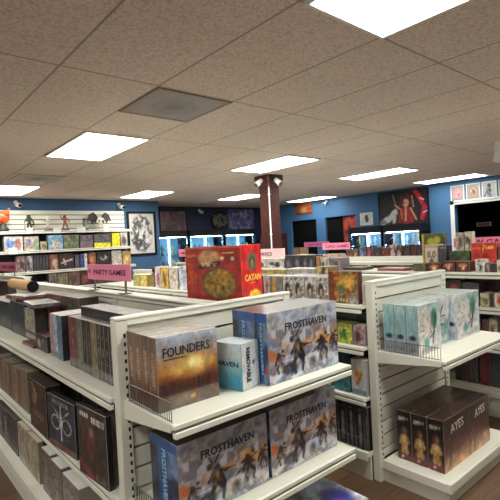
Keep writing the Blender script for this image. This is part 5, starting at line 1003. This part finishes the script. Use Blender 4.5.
# ------------------------------------------------------------------ figurines on the wall display
def statuette(px, h, label, body_col, pose, base_col=(40, 40, 42), w=1.0, extra=None):
    x = Xat(px, 8.58, 1.9+h/2); t = empty('figurine', (x, 8.60, 1.90+FILL)); m = MB(); m.lathe([(.001, 0), (.075, 0), (.075, .018), (.06, .024), (.001, .024)], (0, 0, 0), 20); obj('base', m, mat('fig_base_%d' % px, base_col, .5), t)
    k = h; me = bpy.data.meshes.new('body')
    hip, ch, nk, hd = (0, 0, .52*k), (0, -.01*k, .74*k), (0, 0, .84*k), (0, -.01*k, .92*k); a = pose
    V = [hip, ch, nk, hd, (-.09*k*w, 0, .30*k), (-.12*k*w, .02, .045), (.09*k*w, -.03*k, .31*k), (.13*k*w, 0, .045), (-.13*k*w, 0, .78*k), (a[0]*k, -.06*k, a[1]*k), (a[2]*k, -.1*k, a[3]*k), (.13*k*w, 0, .78*k), (a[4]*k, -.06*k, a[5]*k), (a[6]*k, -.1*k, a[7]*k), (-.05*k, 0, .50*k), (.05*k, 0, .50*k)]
    E = [(0, 1), (1, 2), (2, 3), (0, 14), (14, 4), (4, 5), (0, 15), (15, 6), (6, 7), (1, 8), (8, 9), (9, 10), (1, 11), (11, 12), (12, 13)]
    R = [.085, .10, .04, .075, .055, .035, .055, .035, .05, .037, .026, .05, .037, .026, .06, .06]
    me.from_pydata(V, E, []); o = bpy.data.objects.new('body', me); C.objects.link(o); md = o.modifiers.new('s', 'SKIN'); me.attributes if False else None
    for i, sv in enumerate(me.skin_vertices[0].data): sv.radius = (R[i]*k*w, R[i]*k*w); sv.use_root = i == 0
    o.modifiers.new('d', 'SUBSURF').levels = 2; bpy.context.view_layer.update()
    new = bpy.data.meshes.new_from_object(o.evaluated_get(bpy.context.evaluated_depsgraph_get())); o.modifiers.clear(); o.data = new; bpy.data.meshes.remove(me)
    new.materials.clear(); new.materials.append(mat('fig_body_%d' % px, body_col, .5, var=.35, scale=25)); o.parent = t
    for p in new.polygons: p.use_smooth = True
    if extra: extra(t, k)
    return tag(t, label, 'figurine')
def add_skin_safe(): pass
def hood(t, k): m = MB(); m.lathe([(.16*k, .62*k), (.13*k, .8*k), (.11*k, .95*k), (.05*k, 1.02*k), (.001, 1.03*k)], (0, .01, 0), 14); obj('hood', m, mat('hood_green', (40, 52, 44), .7), t); m = MB(); m.tube((-.3*k, -.05, .03), (-.3*k, -.05, .5*k), .012, n=8); obj('staff', m, mat('staff_grey', (150, 150, 150), .4), t)
def hair(c): return lambda t, k: obj('hair', (lambda m: (m.ball((0, .01, .94*k), .095*k, 0, 1.1, 1, 1, 12), m.lathe([(.09*k, .75*k), (.1*k, .9*k), (.03*k, 1.0*k)], (0, .03, 0), 12), m)[-1])(MB()), mat('hair_%d_%d_%d' % c, c, .6), t)
def wings(t, k):
    for s in (-1, 1):
        m = MB(); P = [(s*.06, .03, .6*k), (s*.18, .05, .95*k), (s*.34, .05, 1.08*k), (s*.56, .06, .95*k), (s*.66, .06, .55*k), (s*.52, .06, .62*k), (s*.42, .06, .40*k), (s*.30, .05, .56*k), (s*.18, .04, .40*k)]
        P = [(p[0]*.36, p[1], p[2]*1.1) for p in P]
        for dy in (-.008, .008): m.quad([(p[0], p[1]+dy, p[2]) for p in (P if dy < 0 else P[::-1])])
        for a, b in zip(P, P[1:]+P[:1]): m.quad([(a[0], a[1]-.008, a[2]), (b[0], b[1]-.008, b[2]), (b[0], b[1]+.008, b[2]), (a[0], a[1]+.008, a[2])])
        for q in P[2:8:2]: m.tube((P[0][0], P[0][1]-.01, P[0][2]), (q[0], q[1]-.01, q[2]), .007, .004, 8)
        obj('wing', m, mat('wing_brown', (58, 46, 42), .6, var=.3), t)
statuette(29.5, .29, 'dark hooded figurine with a staff on the top wall shelf', (44, 56, 48), (-.24, .62, -.3, .5, .22, .6, .26, .42), extra=hood)
statuette(48.5, .25, 'small white figurine with black skirt on the top wall shelf', (190, 186, 180), (-.26, .7, -.34, .82, .26, .7, .34, .82), extra=hair((226, 222, 214)))
statuette(65.5, .28, 'reddish figurine with long brown hair on the top wall shelf', (150, 84, 70), (-.24, .8, -.3, 1.0, .26, .66, .2, .5), w=1.15, base_col=(40, 46, 70), extra=hair((120, 76, 60)))
statuette(85, .22, 'small dark figurine with black hair left of the winged figurine', (120, 116, 116), (-.22, .6, -.16, .42, .22, .6, .16, .42), extra=hair((30, 26, 30)))
statuette(101, .29, 'pale figurine with wide dark brown wings at the end of the top wall shelf', (206, 196, 186), (-.26, .6, -.34, .44, .26, .6, .34, .44), w=1.1, base_col=(200, 196, 190), extra=wings)
t = empty('figurine', (Xat(3, 8.58, 2.0), 8.60, 1.90+FILL)); m = MB(); m.lathe([(.001, 0), (.1, 0), (.09, .05), (.06, .1), (.05, .14)], (0, 0, 0), 16); obj('base', m, mat('fig_base_dark', (44, 40, 38), .6), t)
m = MB(); m.ball((0, 0, .25), .11, 0, 1.05, .9, 1, 16); m.ball((.05, -.06, .31), .05); m.ball((-.06, -.07, .22), .05)
for s in (-1, 1): m.tube((s*.08, 0, .32), (s*.12, 0, .41), .035, .006, 8)
obj('body', m, mat('orange_red', (226, 84, 40), .4, var=.2), t); tag(t, 'round orange red creature figurine at the left edge of the top wall shelf', 'figurine')

# ------------------------------------------------------------------ light of the room, exposure
w = bpy.data.worlds.new('world'); bpy.context.scene.world = w; w.use_nodes = True
w.node_tree.nodes['Background'].inputs['Color'].default_value = (.9, .95, 1, 1); w.node_tree.nodes['Background'].inputs['Strength'].default_value = .1
v = bpy.context.scene.view_settings; v.view_transform = 'Standard'; v.look = 'None'; v.gamma = 1; v.use_curve_mapping = False; v.exposure = 0.98
